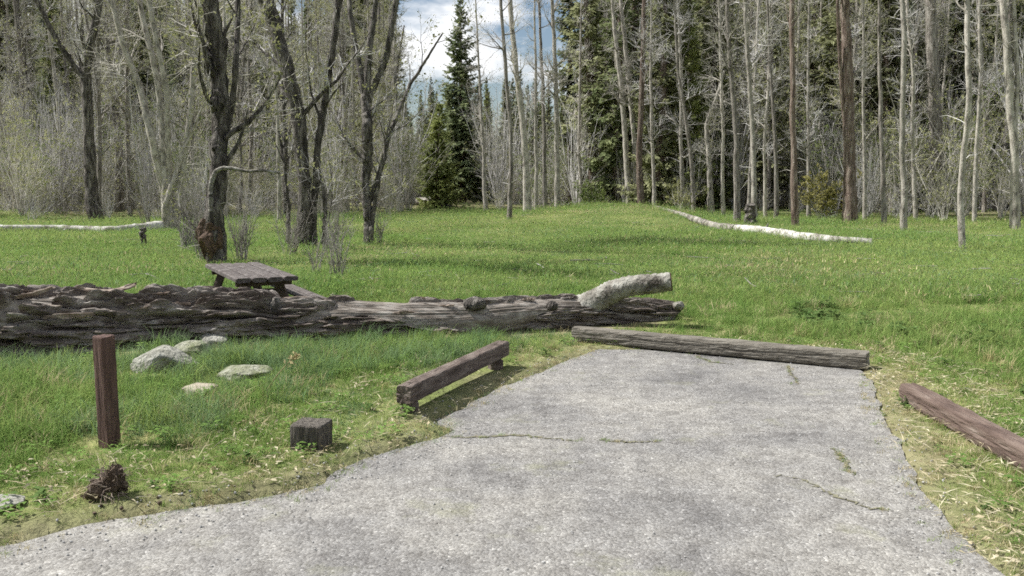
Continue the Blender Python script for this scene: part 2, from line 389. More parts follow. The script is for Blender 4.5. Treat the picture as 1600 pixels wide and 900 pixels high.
def pave_dist(x, y):
    """distance to the pavement edge, negative on it"""
    x = np.asarray(x, float); y = np.asarray(y, float); d = np.full(x.shape, 1e9)
    for a, b in zip(pave, np.roll(pave, -1, 0)):
        ab = b - a; t = np.clip(((x - a[0]) * ab[0] + (y - a[1]) * ab[1]) / (ab @ ab), 0, 1)
        d = np.minimum(d, np.hypot(x - a[0] - ab[0] * t, y - a[1] - ab[1] * t))
    return np.where(inside(x, y, pave), -d, d)
def height(x, y):
    x = np.asarray(x, float); y = np.asarray(y, float)
    near = (np.abs(x) < 12) & (y < 14)
    d = np.full(x.shape, 5.0)
    if near.any(): d[near] = pave_dist(x[near], y[near])
    h = (fbm(x * .16, y * .16, 3, 3) - .5) * .55 * sstep(11, 26, y)
    h = h + (fbm(x * 1.1, y * 1.1, 9, 3) - .5) * .10 * sstep(.1, 1.2, d)
    left = sstep(.5, -.5, x)
    h = h + (.012 + .03 * left) * sstep(.0, .10, d) - .06 * sstep(.02, -.05, d)
    h = h - .20 * np.exp(-(((x + 2.9) / 1.6) ** 2 + ((y - 10.9) / 1.5) ** 2))          # hollow round the picnic table
    h = h + .05 * np.exp(-(((x + 3.0) / 1.1) ** 2 + ((y - 7.9) / .8) ** 2))            # bank with the stones
    h = h + .62 * np.exp(-(((x - 5.0) / 3.2) ** 2 + ((y - 42.0) / 5.0) ** 2))          # low mound before the wood
    h = h + 1.6 * sstep(60, 200, y)
    return h
def hz(x, y): return float(height(np.array([x]), np.array([y]))[0])

# the ground: one sheet out to the horizon, cells growing with distance
def axis(lo, hi, fine, a, b, grow=1.09):
    out = list(np.arange(a, b + 1e-6, fine)); s = fine; x = b
    while x < hi: s = min(s * grow, 40); x += s; out.append(x)
    s = fine; x = a; pre = []
    while x > lo: s = min(s * grow, 40); x -= s; pre.append(x)
    return np.array(pre[::-1] + out)
gx = axis(-420, 420, .085, -5.2, 4.6); gy = axis(-40, 900, .085, 3.0, 10.2)
XX, YY = np.meshgrid(gx, gy)
ZZ = height(XX, YY)
mb = MB()
nx, ny = len(gx), len(gy)
idx = np.arange(nx * ny).reshape(ny, nx)
mb.add(np.stack([XX, YY, ZZ], -1), np.stack([idx[:-1, :-1], idx[:-1, 1:], idx[1:, 1:], idx[1:, :-1]], -1).reshape(-1, 4))
gm = mb.mesh('ground', M['ground'])
def wood_edge(x): return 44 + 6 * np.sin(x * .11 + 1) - 7 * sstep(6, 22, x) + 5 * sstep(-2, -12, x) * 0
DD = np.full(XX.shape, 5.0); nr = (np.abs(XX) < 12) & (YY < 14); DD[nr] = pave_dist(XX[nr], YY[nr])
bare = np.maximum(sstep(-3, 9, YY - wood_edge(XX) + 5 * (fbm(XX * .2, YY * .2, 31) - .5)) * .8,
                  sstep(.40, .02, DD + .5 * (fbm(XX * 2, YY * 2, 33) - .5)) * .7)
bare = np.maximum(bare, .8 * sstep(.62, .3, np.abs(YY - (7.98 + .330 * (XX + 4.73))) + 3 * sstep(1.6, 2.0, XX)))
at = gm.attributes.new('bare', 'FLOAT', 'POINT'); at.data.foreach_set('value', bare.ravel().astype(np.float32))
link('ground', gm, kind='structure', label='grassy meadow ground running back under the wood')

# the pavement: flat chip-sealed slab with a ragged edge
bm = bmesh.new()
vs = [bm.verts.new((p[0], p[1], 0)) for p in pave_d]
f = bm.faces.new(vs)
if f.normal.z < 0: f.normal_flip()
ret = bmesh.ops.extrude_face_region(bm, geom=[f])
for v in [g for g in ret['geom'] if isinstance(g, bmesh.types.BMVert)]: v.co.z = -.12
bmesh.ops.recalc_face_normals(bm, faces=bm.faces)
bmesh.ops.triangulate(bm, faces=bm.faces)
pm = bpy.data.meshes.new('pavement'); bm.to_mesh(pm); bm.free(); pm.materials.append(M['asphalt'])
link('pavement', pm, kind='structure', label='grey chip-sealed parking pad with a ragged grassy edge')

# cracks in the seal: thin soil-filled strips lying on it
CRACKS = [[(690, 682), (740, 684), (800, 681), (850, 684), (905, 690)], [(930, 688), (980, 691), (1030, 690)],
          [(1205, 742), (1250, 748), (1290, 768), (1340, 790), (1400, 800)], [(1300, 700), (1318, 718), (1332, 742)],
          [(1090, 556), (1110, 566), (1150, 570)], [(1230, 572), (1246, 600)]]
cr_pts = []
for q, c in enumerate(CRACKS):
    rng = np.random.default_rng(q)
    p = resample([G(x, y) for x, y in c], 40); p[:, :2] += rng.normal(0, .012, (40, 2))
    cr_pts.append(p)
    t = norm(np.gradient(p, axis=0)); s = np.stack([-t[:, 1], t[:, 0], 0 * t[:, 0]], 1)
    w = (rng.uniform(.002, .017, 40) * np.sin(np.linspace(.15, math.pi - .15, 40)))[:, None]
    V = np.concatenate([p + s * w, p - s * w]); V[:, 2] = .004
    i = np.arange(39)
    mb = MB(); mb.add(V, np.stack([i, i + 40, i + 41, i + 1], -1)[:, ::-1])
    link('pavement_crack', mb.mesh('pavement_crack', M['crack_soil'], False), kind='structure', label='soil-filled crack in the grey pavement')

# ------------------------------------------------------------------ timbers, post, block
def section(n, w, h, e):
    a = np.arange(n) / n * 2 * math.pi + math.pi / n
    c, q = np.cos(a), np.sin(a); pw = 2 / e
    a = np.arctan2(q * h, c * w); c, q = np.cos(a), np.sin(a)
    rho = ((np.abs(c) * 2 / w) ** pw + (np.abs(q) * 2 / h) ** pw) ** (-1 / pw)
    return rho * c, rho * q
def timber(p0, p1, w, h, m, rng, e=.28, n=48, k=60, rough=.004, mend=None, taper=0, roll=0.0, smooth=False, split=1.0):
    """squared timber with worn corners, drying splits along the grain and end faces"""
    p0, p1 = np.asarray(p0, float), np.asarray(p1, float)
    L = np.linalg.norm(p1 - p0); t = (p1 - p0) / L
    ref = np.array([0, 0, 1.]) if abs(t[2]) < .8 else np.array([math.cos(roll), math.sin(roll), 0])
    side = norm(np.cross(t, ref)); up = np.cross(side, t)
    sx, sy = section(n, w, h, e)
    u = np.linspace(0, 1, k); u[1] = .008 / L; u[-2] = 1 - .008 / L
    a = np.arange(n); A, U = np.meshgrid(a, u); s0 = float(rng.uniform(0, 99))
    wear = (fbm(U * L * 5 + s0, A * .5, 7, 4) - .5) * 2 * rough
    corner = sstep(.82, 1.0, (np.hypot(sx, sy) / np.hypot(w, h) * 2))
    wear = wear - corner[None] * rough * 2.2 * fbm(U * L * 9 + s0, A * .3, 8, 3)          # chipped corners
    cr = np.exp(-(np.abs(2 * vnoise(U * L * 1.7 + s0, A * (7.0 / 12) * (12 / n * 4) + .6 * vnoise(U * L * 3, U * 0, 3), 9) - 1) / .10) ** 2)
    wear = wear - split * min(w, h) * .032 * cr * (fbm(U * L * 2 + s0, A * .2, 10, 2) > .46)
    d = np.stack([sx, sy], -1); d = d / np.linalg.norm(d, axis=1, keepdims=True)
    sc = (1 - taper * u); sc[0] *= .95; sc[-1] *= .95
    jag = np.zeros((k, n)); jag[:2] = rough * 2.5 * (vnoise(a * .6 + s0, a * 0, 4) - .5); jag[-2:] = rough * 2.5 * (vnoise(a * .6 + s0, a * 0, 5) - .5)
    V = p0 + t * (U * L + jag)[..., None] + side * (sx[None] * sc[:, None] + wear * d[None, :, 0])[..., None] + up * (sy[None] * sc[:, None] + wear * d[None, :, 1])[..., None]
    mb = MB(); i = np.arange(k - 1)[:, None] * n; j = a[None]; j2 = (j + 1) % n
    mb.add(V.reshape(-1, 3), np.stack([i + j, i + j2, i + n + j2, i + n + j], -1).reshape(-1, 4))
    for ring, c, g in ((V[0], p0, 1), (V[-1], p1, -1)):
        vv = np.concatenate([ring, (ring.mean(0) + t * .006 * g)[None]]); f = np.stack([a, (a + 1) % n, np.full(n, n)], -1)
        mb.add(vv, f[:, ::-1] if g > 0 else f, 1)
    return mb.mesh('timber', [m, mend or m], smooth)

rng = np.random.default_rng(11)
p = G(172, 704); pz = hz(p[0], p[1])
o = link('marker_post', timber((p[0], p[1], pz - .3), (p[0], p[1] - .004, .70), .094, .094, M['post_red'], rng, e=.12, k=50, rough=.002, split=.5, roll=R(-25)),
         label='square red-brown wooden post standing upright in the grass beside the pavement', category='post')
p = G(482, 716); pz = hz(p[0], p[1])
o = link('block_post', timber((p[0], p[1] + .09, pz - .12), (p[0], p[1] + .095, pz + .150), .20, .20, M['block'], rng, e=.14, k=24, rough=.002, mend=M['block'], split=.3, roll=R(-10)),
         label='short dark sawn-off square post in the grass by the pavement', category='post')

# rail on two short legs, left of the pad
a0, a1 = np.array([-.735, 5.88, .170]), np.array([-.075, 7.55, .180])
t = thing('wheel_stop', 'brown timber rail raised on short legs at left edge of the pad', 'barrier', loc=tuple(a0 * [1, 1, 0]))
def child_mesh(name, me, parent, **props):
    o = link(name, me, parent, **props); o.matrix_parent_inverse = Matrix.Translation(-Vector(parent.location)); return o
child_mesh('rail', timber(a0, a1, .115, .130, M['timber_brown'], rng, e=.13, k=40, rough=.004), t)
for q in (.045, .90):
    c = a0 + (a1 - a0) * q
    child_mesh('leg', timber((c[0], c[1], -.2), (c[0], c[1], .112), .11, .11, M['timber_brown'], rng, e=.14, k=10, roll=R(-68)), t)
for q in (.045, .90):
    c = a0 + (a1 - a0) * q + np.array([0, 0, .0645])
    mb = MB(); tubes(mb, np.array([[c, c + [0, 0, .006]]]), np.array([[.013, .012]]), 10, cap=True)
    child_mesh('bolt', mb.mesh('bolt', M['table_dark']), t)

# long grey timber across the head of the pad
e0, e1 = G(899, 535), G(1360, 579)
def beam(name, label, p0, p1, w, h, m, e, rng, **kw):
    return link(name, timber(p0, p1, w, h, m, rng, e=e, k=70, **kw), label=label, category='barrier')
beam('barrier_timber', 'long weathered grey timber lying across the far end of the pad', (e0[0], e0[1] + .04, .085), (e1[0], e1[1] + .05, .08), .17, .145, M['timber_grey'], .2, rng, rough=.008, mend=M['endgrain'])
beam('barrier_timber', 'red-brown painted timber lying in the grass on the right of the pad', (2.885, 6.32, .085), (2.84, 3.7, .095), .14, .14, M['timber_red'], .26, rng, rough=.008, mend=M['endgrain'])

# ------------------------------------------------------------------ the big fallen trunk
def log_axis(x): return 7.98 + .330 * (x + 4.73)
def big_log():
    rng = np.random.default_rng(21)
    x0, x1 = -6.8, 1.86
    k, n = 880, 250
    u = np.linspace(x0, x1, k); a = np.arange(n) / n * 2 * math.pi
    rad = np.interp(u, [-6.8, -4.6, -3.2, -2.45, -2.30, -1.4, -.6, .6, 1.86], [.42, .385, .345, .315, .262, .25, .235, .205, .165])
    y = log_axis(u) + .05 * np.sin(u * 1.7); z = rad * .78 - .03 + .02 * np.sin(u * 2.3)
    A, U = np.meshgrid(a, u)
    per = A / (2 * math.pi)
    # furrows: ridged noise stretched along the trunk, wrapping round it
    ca, sa = np.cos(A), np.sin(A)
    def ring(f, fu, s):
        w = (fbm(U * 1.6, A * 0 + s, s, 4) - .5) * 1.5          # ridges wander sideways
        return vnoise(U * fu + 3 * s, (per * f + w) % f, s) * sstep(0, .5, np.minimum(per * f, f - per * f)) + .5 * (1 - sstep(0, .5, np.minimum(per * f, f - per * f)))
    def crack(f, fu, sd, wd): return np.exp(-(np.abs(2 * ring(f, fu, sd) - 1) / wd) ** 2)
    c1 = crack(30, 1.5, 1, .22); c2 = crack(54, 3.4, 2, .28); c3 = crack(84, 7.0, 3, .34)
    blk = vnoise(U * 3.2 + 2 * vnoise(U * 3, per * 20, 23), per * 46, 24)
    r3 = vnoise(U * 26, per * 130, 5)
    rough = np.interp(u, [-6.8, -2.6, -2.2, .5, 1.86], [1.35, 1.25, 1.05, .95, .85])[:, None]
    plate = fbm(U * 3.0, per * 22, 17, 4)                                     # plates of uneven thickness
    disp = rough * (.040 - .082 * c1 - .044 * c2 - .018 * c3 + .035 * (plate - .5) + .030 * (blk - .5) + .014 * (r3 - .5)) + .06 * (fbm(U * 1.3, ca * 1.5 + 7, 8) - .5)
    pm = fbm(U * .75 + 3, per * 5 + .35 * np.sin(U * 3), 14, 5) + .04 * (sa > .5) - .045 * sstep(-2.4, -1.6, U)
    gone = sstep(.625, .645, pm)                                              # bark fallen away: bare wood with fine grain
    grain = .010 * (vnoise(U * 1.2, per * 120, 41) - .5) + .012 * (vnoise(U * 2.5, per * 40, 42) - .5)
    disp = disp * (1 - gone) + gone * (grain - .035 * rough) + .055 * (fbm(U * 2.4, ca * 2 + sa * 1.3 + 5, 43, 4) - .5)
    disp *= np.clip(rad / .3, .45, 1.2)[:, None]
    rr = rad[:, None] + disp
    V = np.stack([U, y[:, None] + ca * rr * 1.0, z[:, None] + sa * rr * .95], -1)
    # ragged end at the thin tip
    tip = sstep(1.70, 1.86, U); V[..., 0] += tip * (vnoise(A * 4, A * 0, 77) - .4) * .16
    mb = MB(); i = np.arange(k - 1)[:, None] * n; j = np.arange(n)[None]; j2 = (j + 1) % n
    mb.add(V.reshape(-1, 3), np.stack([i + j, i + n + j, i + n + j2, i + j2], -1).reshape(-1, 4))
    mb.m[4][0] = (gone[:-1, :] > .5).astype(int).reshape(-1)
    t = thing('fallen_tree', 'huge fallen tree trunk with deeply furrowed bark lying behind the stones', 'log', loc=(-2, log_axis(-2), 0))
    child_mesh('trunk', mb.mesh('fallen trunk bark', [M['log_bark'], M['log_wood']], False), t)
    for e, sg in ((k - 1, -1), (0, 1)):
        ringv = V[e]; inner = ringv.mean(0) + (ringv - ringv.mean(0)) * .82 + np.array([sg * .05, 0, 0]); c = ringv.mean(0) + [sg * .10, 0, 0]
        jj = np.arange(n); vv = np.concatenate([ringv, inner, c[None]])
        q = np.stack([jj, (jj + 1) % n, n + (jj + 1) % n, n + jj], -1); tr = np.stack([n + jj, n + (jj + 1) % n, np.full(n, 2 * n)], -1)
        mb = MB(); mb.add(vv, q); mb.f[3].append(tr); mb.m[3].append(np.zeros(len(tr), int))
        child_mesh('broken_end', mb.mesh('broken end', M['cut_wood'], False), t)
    # the pale limb that forks off near the tip
    pts = resample([at_depth(880, 498, 9.90), at_depth(922, 476, 9.84), at_depth(955, 456, 9.78), at_depth(982, 447, 9.72), at_depth(1015, 444, 9.68), at_depth(1048, 440, 9.64)], 40)
    rr = np.interp(np.linspace(0, 1, 40), [0, .18, .4, .65, 1], [.19, .16, .13, .112, .105])
    mb = MB(); tubes(mb, resample(pts, 90)[None], np.interp(np.linspace(0, 1, 90), np.linspace(0, 1, 40), rr)[None] * (1 + .10 * (fbm(np.linspace(0, 9, 90), np.zeros(90), 3) - .5))[None], 40, rough=.035, rng=rng)
    lb = child_mesh('limb', mb.mesh('pale limb', M['stub_bark']), t, label='pale grey limb sawn off square')
    mb = MB(); d = norm(pts[-1] - pts[-2]); tubes(mb, np.array([[pts[-1] - d * .002, pts[-1] + d * .012]]), np.array([[.100, .094]]), 22, cap=True)
    child_mesh('cut_face', mb.mesh('cut face', M['bark_core']), lb)
    # second smaller broken prong and knots
    def lump(px, py, Y, r, sc, m, name, seed):
        c = at_depth(px, py, Y); v, f = ico(2); rg = np.random.default_rng(seed)
        v = v * (1 + .5 * (fbm(v[:, 0] * 2 + seed, v[:, 1] * 2 + v[:, 2] * 1.7, seed) - .5)[:, None]) * r * np.array(sc) + c
        mb = MB(); mb.add(v, f); child_mesh(name, mb.mesh(name, m, False), t)
    lump(742, 475, 9.24, .10, (1.3, 1, .8), M['bark_dark'], 'knot', 3)
    lump(658, 470, 9.25, .055, (1.2, 1, .9), M['bark_core'], 'knot', 4)
    lump(862, 478, 9.50, .06, (1.2, 1, .9), M['bark_dark'], 'knot', 5)
    lump(1060, 478, 10.0, .055, (1.3, 1, 1), M['stub_bark'], 'knot', 6)
    lump(430, 482, 8.72, .10, (.8, 1, 1.3), M['bark_dark'], 'knot', 7)
    # plates of loose bark along the top and front
    for q in range(40):
        x = rng.uniform(-6.2, -2.2) if q < 30 else rng.uniform(-2.2, 1.2)
        L, w, th = rng.uniform(.15, .55), rng.uniform(.03, .075), rng.uniform(.008, .016)
        if q >= 30: L *= .6; w *= .7
        ang = rng.uniform(20, 150); ang = ang if q % 3 else rng.uniform(75, 110)
        r = np.interp(x, u, rad) + rng.uniform(-.035, .012)
        ar = R(ang); cpos = np.array([x, np.interp(x, u, y) - math.cos(ar) * r, np.interp(x, u, z) + math.sin(ar) * r * .95])
        kx, ky = 9, 5
        gxx, gyy = np.meshgrid(np.linspace(-.5, .5, kx), np.linspace(-.5, .5, ky))
        edge = 1 - .5 * (2 * np.abs(gxx)) ** 2 * rng.uniform(.4, 1)
        X = gxx * L + rng.normal(0, .010, gxx.shape); Yv = gyy * w * edge + rng.normal(0, .005, gxx.shape); Z = -(gyy * w) ** 2 * 3 + rng.normal(0, .005, gxx.shape) + gxx ** 2 * L * rng.uniform(-.4, .5)
        top = np.stack([X, Yv, Z], -1).reshape(-1, 3); bot = top - [0, 0, th]
        ii = np.arange(kx * ky).reshape(ky, kx); Q = np.stack([ii[:-1, :-1], ii[:-1, 1:], ii[1:, 1:], ii[1:, :-1]], -1).reshape(-1, 4)
        border = np.r_[ii[0], ii[1:, -1], ii[-1, -2::-1], ii[-2:0:-1, 0]]; b2 = np.roll(border, -1); nn = kx * ky
        S = np.stack([border, border + nn, b2 + nn, b2], -1)
        mb = MB(); mb.add(np.concatenate([top, bot]), np.concatenate([Q, Q[:, ::-1] + nn, S]))
        o = child_mesh('bark_plate', mb.mesh('bark plate', M['bark_plate'] if q % 3 else M['log_bark'], False), t)
        o.matrix_parent_inverse = Matrix.Identity(4)
        o.location = Vector(cpos) - t.location
        o.rotation_euler = (ar - math.pi / 2 + rng.normal(0, .22), rng.normal(0, .07), rng.normal(0, .16) + .32)
    return t
_ico = {}
def ico(n):
    if n not in _ico:
        bm = bmesh.new(); bmesh.ops.create_icosphere(bm, subdivisions=n, radius=1)
        _ico[n] = (np.array([v.co[:] for v in bm.verts]), np.array([[v.index for v in f.verts] for f in bm.faces])); bm.free()
    v, f = _ico[n]; return v.copy(), f.copy()
big_log()

# ------------------------------------------------------------------ stones
STONES = []
def stone(px, py, w, h, d, m, seed, label, sub=4, rz=0.0, peak=0.0, sink=.35, name='stone'):
    """px,py: where its middle meets the ground; w, d, h in metres"""
    p = G(px, py); p[2] = hz(p[0], p[1])
    STONES.append((p[0], p[1], w, d))
    rg = np.random.default_rng(seed)
    v, f = ico(sub)
    for _ in range(13):                                   # cut facets so it reads as a broken stone
        nrm = norm(rg.normal(0, 1, 3)); lim = rg.uniform(.62, .9); dd = v @ nrm
        v = v - np.maximum(dd - lim, 0)[:, None] * nrm * .85
    v = v * (1 + .26 * (fbm(v[:, 0] * 2.2 + seed, v[:, 1] * 2.2 + v[:, 2] * 2, seed, 6) - .5))[:, None]
    v = v * np.array([w / 2, d / 2, h / (2 - 2 * sink) * 1.0])
    if peak: v[:, 2] += peak * np.exp(-((v[:, 0] / (w * .22)) ** 2)) * (v[:, 2] > 0)
    mb = MB(); mb.add(v, f)
    o = link(name, mb.mesh(name, m), label=label, category='stone', group='stones in the grass before the fallen trunk')
    o.location = (p[0], p[1], p[2] + h * (.5 - sink) + .01); o.rotation_euler = (0, 0, rz)
stone(252, 588, .60, .14, .38, M['rock'], 4, 'large pale pointed stone, the brightest one, right of the square post', rz=.1, peak=.07)
stone(302, 568, .36, .14, .30, M['rock_moss'], 9, 'mossy grey stone touching the right side of the large pale stone')
stone(336, 550, .30, .14, .26, M['rock'], 14, 'rounded grey stone right behind the mossy stone, near the log')
stone(396, 534, .30, .20, .22, M['rock_tan'], 19, 'small tan stone against the base of the fallen trunk')
stone(382, 597, .46, .10, .40, M['rock_moss'], 24, 'low broad mossy stone half sunk in grass, right of the pale stones')
stone(315, 622, .30, .075, .26, M['rock_tan'], 29, 'small flat tan stone nearest the pavement, almost buried')
stone(0, 802, .28, .035, .26, M['rock'], 39, 'flat grey stone lying at the left edge near the pavement', sub=4)

# uprooted clod at the foot of the post
def clod():
    p = G(175, 790); p[2] = hz(p[0], p[1]); rg = np.random.default_rng(8)
    t = thing('root_clod', 'dark brown uprooted clod of soil and roots in front of the red-brown post', 'clod', loc=tuple(p))
    v, f = ico(5); rad = np.full(len(v), .03)
    for _ in range(15):                                       # lumps pressed together into one rough heap
        c = np.array([rg.normal(0, .034), rg.normal(0, .03), rg.uniform(-.05, .085)]); c[:2] *= 1.25 - c[2] * 7; ro = rg.uniform(.02, .042)
        b = v @ c; disc = b * b - c @ c + ro * ro; rad = np.maximum(rad, np.where(disc > 0, b + np.sqrt(np.maximum(disc, 0)), 0))
    rad = rad * (1 + .55 * (fbm(v[:, 0] * 6 + 3, v[:, 1] * 6 + v[:, 2] * 5, 6, 5) - .5))
    q = v * rad[:, None] * [.88, .88, 1.05] + [0, 0, .058]; mb = MB(); mb.add(q, f)
    link('soil_lump', mb.mesh('soil lump', M['soil'], False), t)
    n = 70; d = norm(rg.normal(0, 1, (n, 3)) + [0, 0, .2]); P = np.zeros((n, 5, 3)); P[:, 0] = d * .06 + [0, 0, .062]
    for j in range(1, 5):
        d = norm(d + rg.normal(0, .45, (n, 3)) - [0, 0, .12]); P[:, j] = P[:, j - 1] + d * .022
    P[..., 2] = np.maximum(P[..., 2], .004)
    mb = MB(); tubes(mb, P, np.linspace(.003, .001, 5)[None].repeat(n, 0), 4); link('roots', mb.mesh('roots', M['bark_plate']), t)
    # crumbs of the same soil round it
    mb = MB(); vv, ff = ico(1)
    for q in range(34):
        s = rg.uniform(.004, .013); c = np.array([rg.normal(0, .16), rg.normal(-.03, .12), 0]); c[2] = hz(p[0] + c[0], p[1] + c[1]) - p[2] + s * .4
        mb.add(vv * s * rg.uniform(.6, 1.2, 3) + c, ff)
    link('crumbs', mb.mesh('crumbs', M['soil'], False), t, kind='stuff')
clod()

# ------------------------------------------------------------------ picnic table in the hollow behind the trunk
def picnic_table():
    zt = .55
    fl, fr, bl, br = (at_height(*q, zt) for q in ((371, 438), (455, 434), (326, 412), (400, 411)))
    f0, b0 = (fl + fr) / 2, (bl + br) / 2
    f0[1] += .12; b0[1] = min(b0[1], f0[1] + 1.8)
    c = (f0 + b0) / 2; d = norm((b0 - f0) * [1, 1, 0]); L = np.linalg.norm((b0 - f0)[:2]); s = np.array([d[1], -d[0], 0])
    gz = hz(c[0], c[1])
    rng = np.random.default_rng(5)
    t = thing('picnic_table', 'low weathered wooden picnic table behind the fallen trunk', 'table', loc=(c[0], c[1], gz))
    W = .70
    for q in range(4):
        off = (q - 1.5) * (W / 4)
        z = zt - .02 + rng.uniform(-.003, .003)
        child_mesh('plank', timber(f0 + s * off + [0, 0, z - zt], b0 + s * off + [0, 0, z - zt], W / 4 - .008, .055, M['table'], rng, e=.1, n=16, k=14, rough=.002), t)
    for q in (.1, .85):
        m_ = f0 + (b0 - f0) * q
        child_mesh('cross_brace', timber(m_ - s * .31 + [0, 0, -.075], m_ + s * .31 + [0, 0, -.075], .05, .065, M['table_dark'], rng, e=.1, n=12, k=6), t)
        child_mesh('seat_support', timber(m_ - s * .70 + [0, 0, -.36], m_ + s * .70 + [0, 0, -.36], .05, .085, M['table_dark'], rng, e=.1, n=12, k=6), t)
        for sg in (-1, 1):
            foot = m_ + s * sg * .42; foot[2] = gz - .05
            top = m_ + s * sg * .16 + np.array([0, 0, -.045])
            child_mesh('leg', timber(foot + d * .05, top + d * .05, .06, .10, M['table_dark'], rng, e=.1, n=12, k=6), t)
    for sg in (-1, 1):
        for q in (0, 1):
            off = sg * (.52 + q * .135); z = -.30
            child_mesh('bench_plank', timber(f0 + s * off + [0, 0, z], b0 + s * off + [0, 0, z], .125, .038, M['table'], rng, e=.1, n=16, k=12, rough=.002), t)
picnic_table()

# ------------------------------------------------------------------ pale logs lying in the meadow
def lying_log(name, label, px_pts, radii, m, seed, split=None, group=None):
    rg = np.random.default_rng(seed)
    pts = [G(x, y) for x, y in px_pts]
    for p_, r_ in zip(pts, radii): p_[2] = hz(p_[0], p_[1]) + r_ * .75
    pts = resample(pts, 60); rr = np.interp(np.linspace(0, 1, 60), np.linspace(0, 1, len(radii)), radii)
    mb = MB(); tubes(mb, pts[None], rr[None], 12, rough=.06, rng=rg, cap=True)
    c = pts[30]; t = thing(name, label, 'log', group, loc=(c[0], c[1], hz(c[0], c[1])))
    if split:
        t_ = int(split * 60); mb = MB(); tubes(mb, pts[None, :t_], rr[None, :t_], 12, rough=.07, rng=rg, cap=True)
        mb2 = MB(); tubes(mb2, pts[None, t_ - 1:], rr[None, t_ - 1:] * .84, 12, rough=.05, rng=rg, cap=True)
        child_mesh('peeled_wood', mb2.mesh('peeled wood', M['white_wood']), t, label='bright white peeled end')
    child_mesh('bark', mb.mesh('log bark', m), t)
    st, sr = children(pts[None], rr[None], 5, rg, .1, .9, (.2, .6), (40, 80), 4, .4, up=.2, wander=.2)
    mb = MB(); tubes(mb, st, sr, 6); child_mesh('branch_stubs', mb.mesh('branch stubs', m), t, kind='stuff')
lying_log('fallen_log', 'thin white fallen log in the grass at far left', [(-120, 370), (0, 366), (90, 364), (180, 365), (252, 361)], [.11, .115, .12, .13, .19], M['white_wood'], 1)
lying_log('fallen_log', 'long pale fallen log with a bright white end before the right-hand wood', [(1025, 338), (1075, 347), (1120, 357), (1180, 368), (1235, 377), (1270, 382), (1320, 386), (1362, 387)],
          [.08, .11, .12, .14, .15, .17, .16, .10], M['pale_log'], 2, split=.66)
lying_log('fallen_log', 'distant grey log lying at the wood edge below the tall spruce', [(618, 322), (650, 322), (685, 324)], [.26, .30, .34], M['pale_log'], 3)

def stump(px, py, w, h, label, seed):
    p = G(px, py); p[2] = hz(p[0], p[1]); rg = np.random.default_rng(seed)
    k = 9; z = np.linspace(-.1, h, k); P = np.stack([rg.normal(0, .02, k), rg.normal(0, .02, k), z], 1)
    mb = MB(); tubes(mb, P[None], (w / 2 * np.interp(np.linspace(0, 1, k), [0, .25, 1], [1.5, 1.1, .9]))[None], 14, rough=.14, rng=rg, cap=True)
    t = thing('tree_stump', label, 'stump', loc=tuple(p)); link('trunk', mb.mesh('stump', M['bark_dark'], False), t)
stump(692, 326, 1.0, .62, 'squat dark stump beside the distant grey log', 1)
stump(1172, 350, .40, .75, 'short dark stump among the slim trunks above the pale log', 2)
stump(225, 384, .16, .42, 'small dark broken stump in front of the white log at far left', 3)

# ------------------------------------------------------------------ trees: general builders
def bare_tree_meshes(rng, stems, radii, dens=1.0,  low=.25, bark='bark_grey', twig='twig', sides=9, buds=0, rough=.06, joined=False, KS=40, limbs=(1.2, 3.6), ang=(25, 60), up=.10):
    """stems: list of polylines (k,3). Returns trunk mesh and crown mesh."""
    tr, cr = MB(), MB()
    K = KS
    P0 = np.stack([resample(s, K) for s in stems]); R0 = np.stack([np.interp(np.linspace(0, 1, K), np.linspace(0, 1, len(r)), r) for r in radii])
    H = np.linalg.norm(np.diff(P0, axis=1), axis=2).sum(1)
    wob = np.cumsum(rng.normal(0, .10 / math.sqrt(K), P0.shape), axis=1); wob -= wob * 0 + np.linspace(0, 1, K)[None, :, None] * wob[:, -1:]
    P0 = P0 + wob * np.minimum(1, (R0 / .1))[..., None]
    tubes(tr, P0, R0, sides, rough=rough, rng=rng)
    tot = H.sum()
    P1, R1 = children(P0, R0, int(tot * 1.9 * dens) + 3, rng, low, .98, limbs, ang, 7, .42, up=up, wander=.16, fall=.55, rmax=.07)
    tubes(tr, P1, R1, 5)
    P2, R2 = children(P1, R1, int(len(P1) * 6), rng, .15, 1, (.5, 1.5), (25, 65), 5, .6, up=.06, wander=.2, rmax=.02, rmin=.006)
    tubes(cr, P2, R2, 3)
    P3, R3 = children(P2, R2, int(len(P2) * 3.2), rng, .1, 1, (.25, .8), (20, 60), 4, .75, up=.05, wander=.22, rmax=.009, rmin=.0045, tipr=.5)
    tubes(cr, P3, R3, 3)
    # small dead twigs straight on the stems
    Pd, Rd = children(P0, R0, int(tot * 2.2 * dens), rng, .06, .8, (.25, 1.0), (50, 95), 5, .2, up=-.02, wander=.22, rmax=.014, rmin=.005)
    tubes(cr, Pd, Rd, 3)
    if buds:
        leaves(cr, np.concatenate([P3]), int(buds), rng, (.025, .06), 1)
    if joined:
        tr2 = MB(); tr2.v, tr2.n = tr.v + cr.v, tr.n + cr.n
        for k in (3, 4):
            tr2.f[k] = tr.f[k] + [f + tr.n for f in cr.f[k]]; tr2.m[k] = tr.m[k] + [m + 1 for m in cr.m[k]]
        return tr2.mesh('bare tree', [M[bark], M[twig], M['bud']])
    return tr.mesh('bare trunk and limbs', [M[bark]]), cr.mesh('bare twigs', [M[twig], M['bud']])

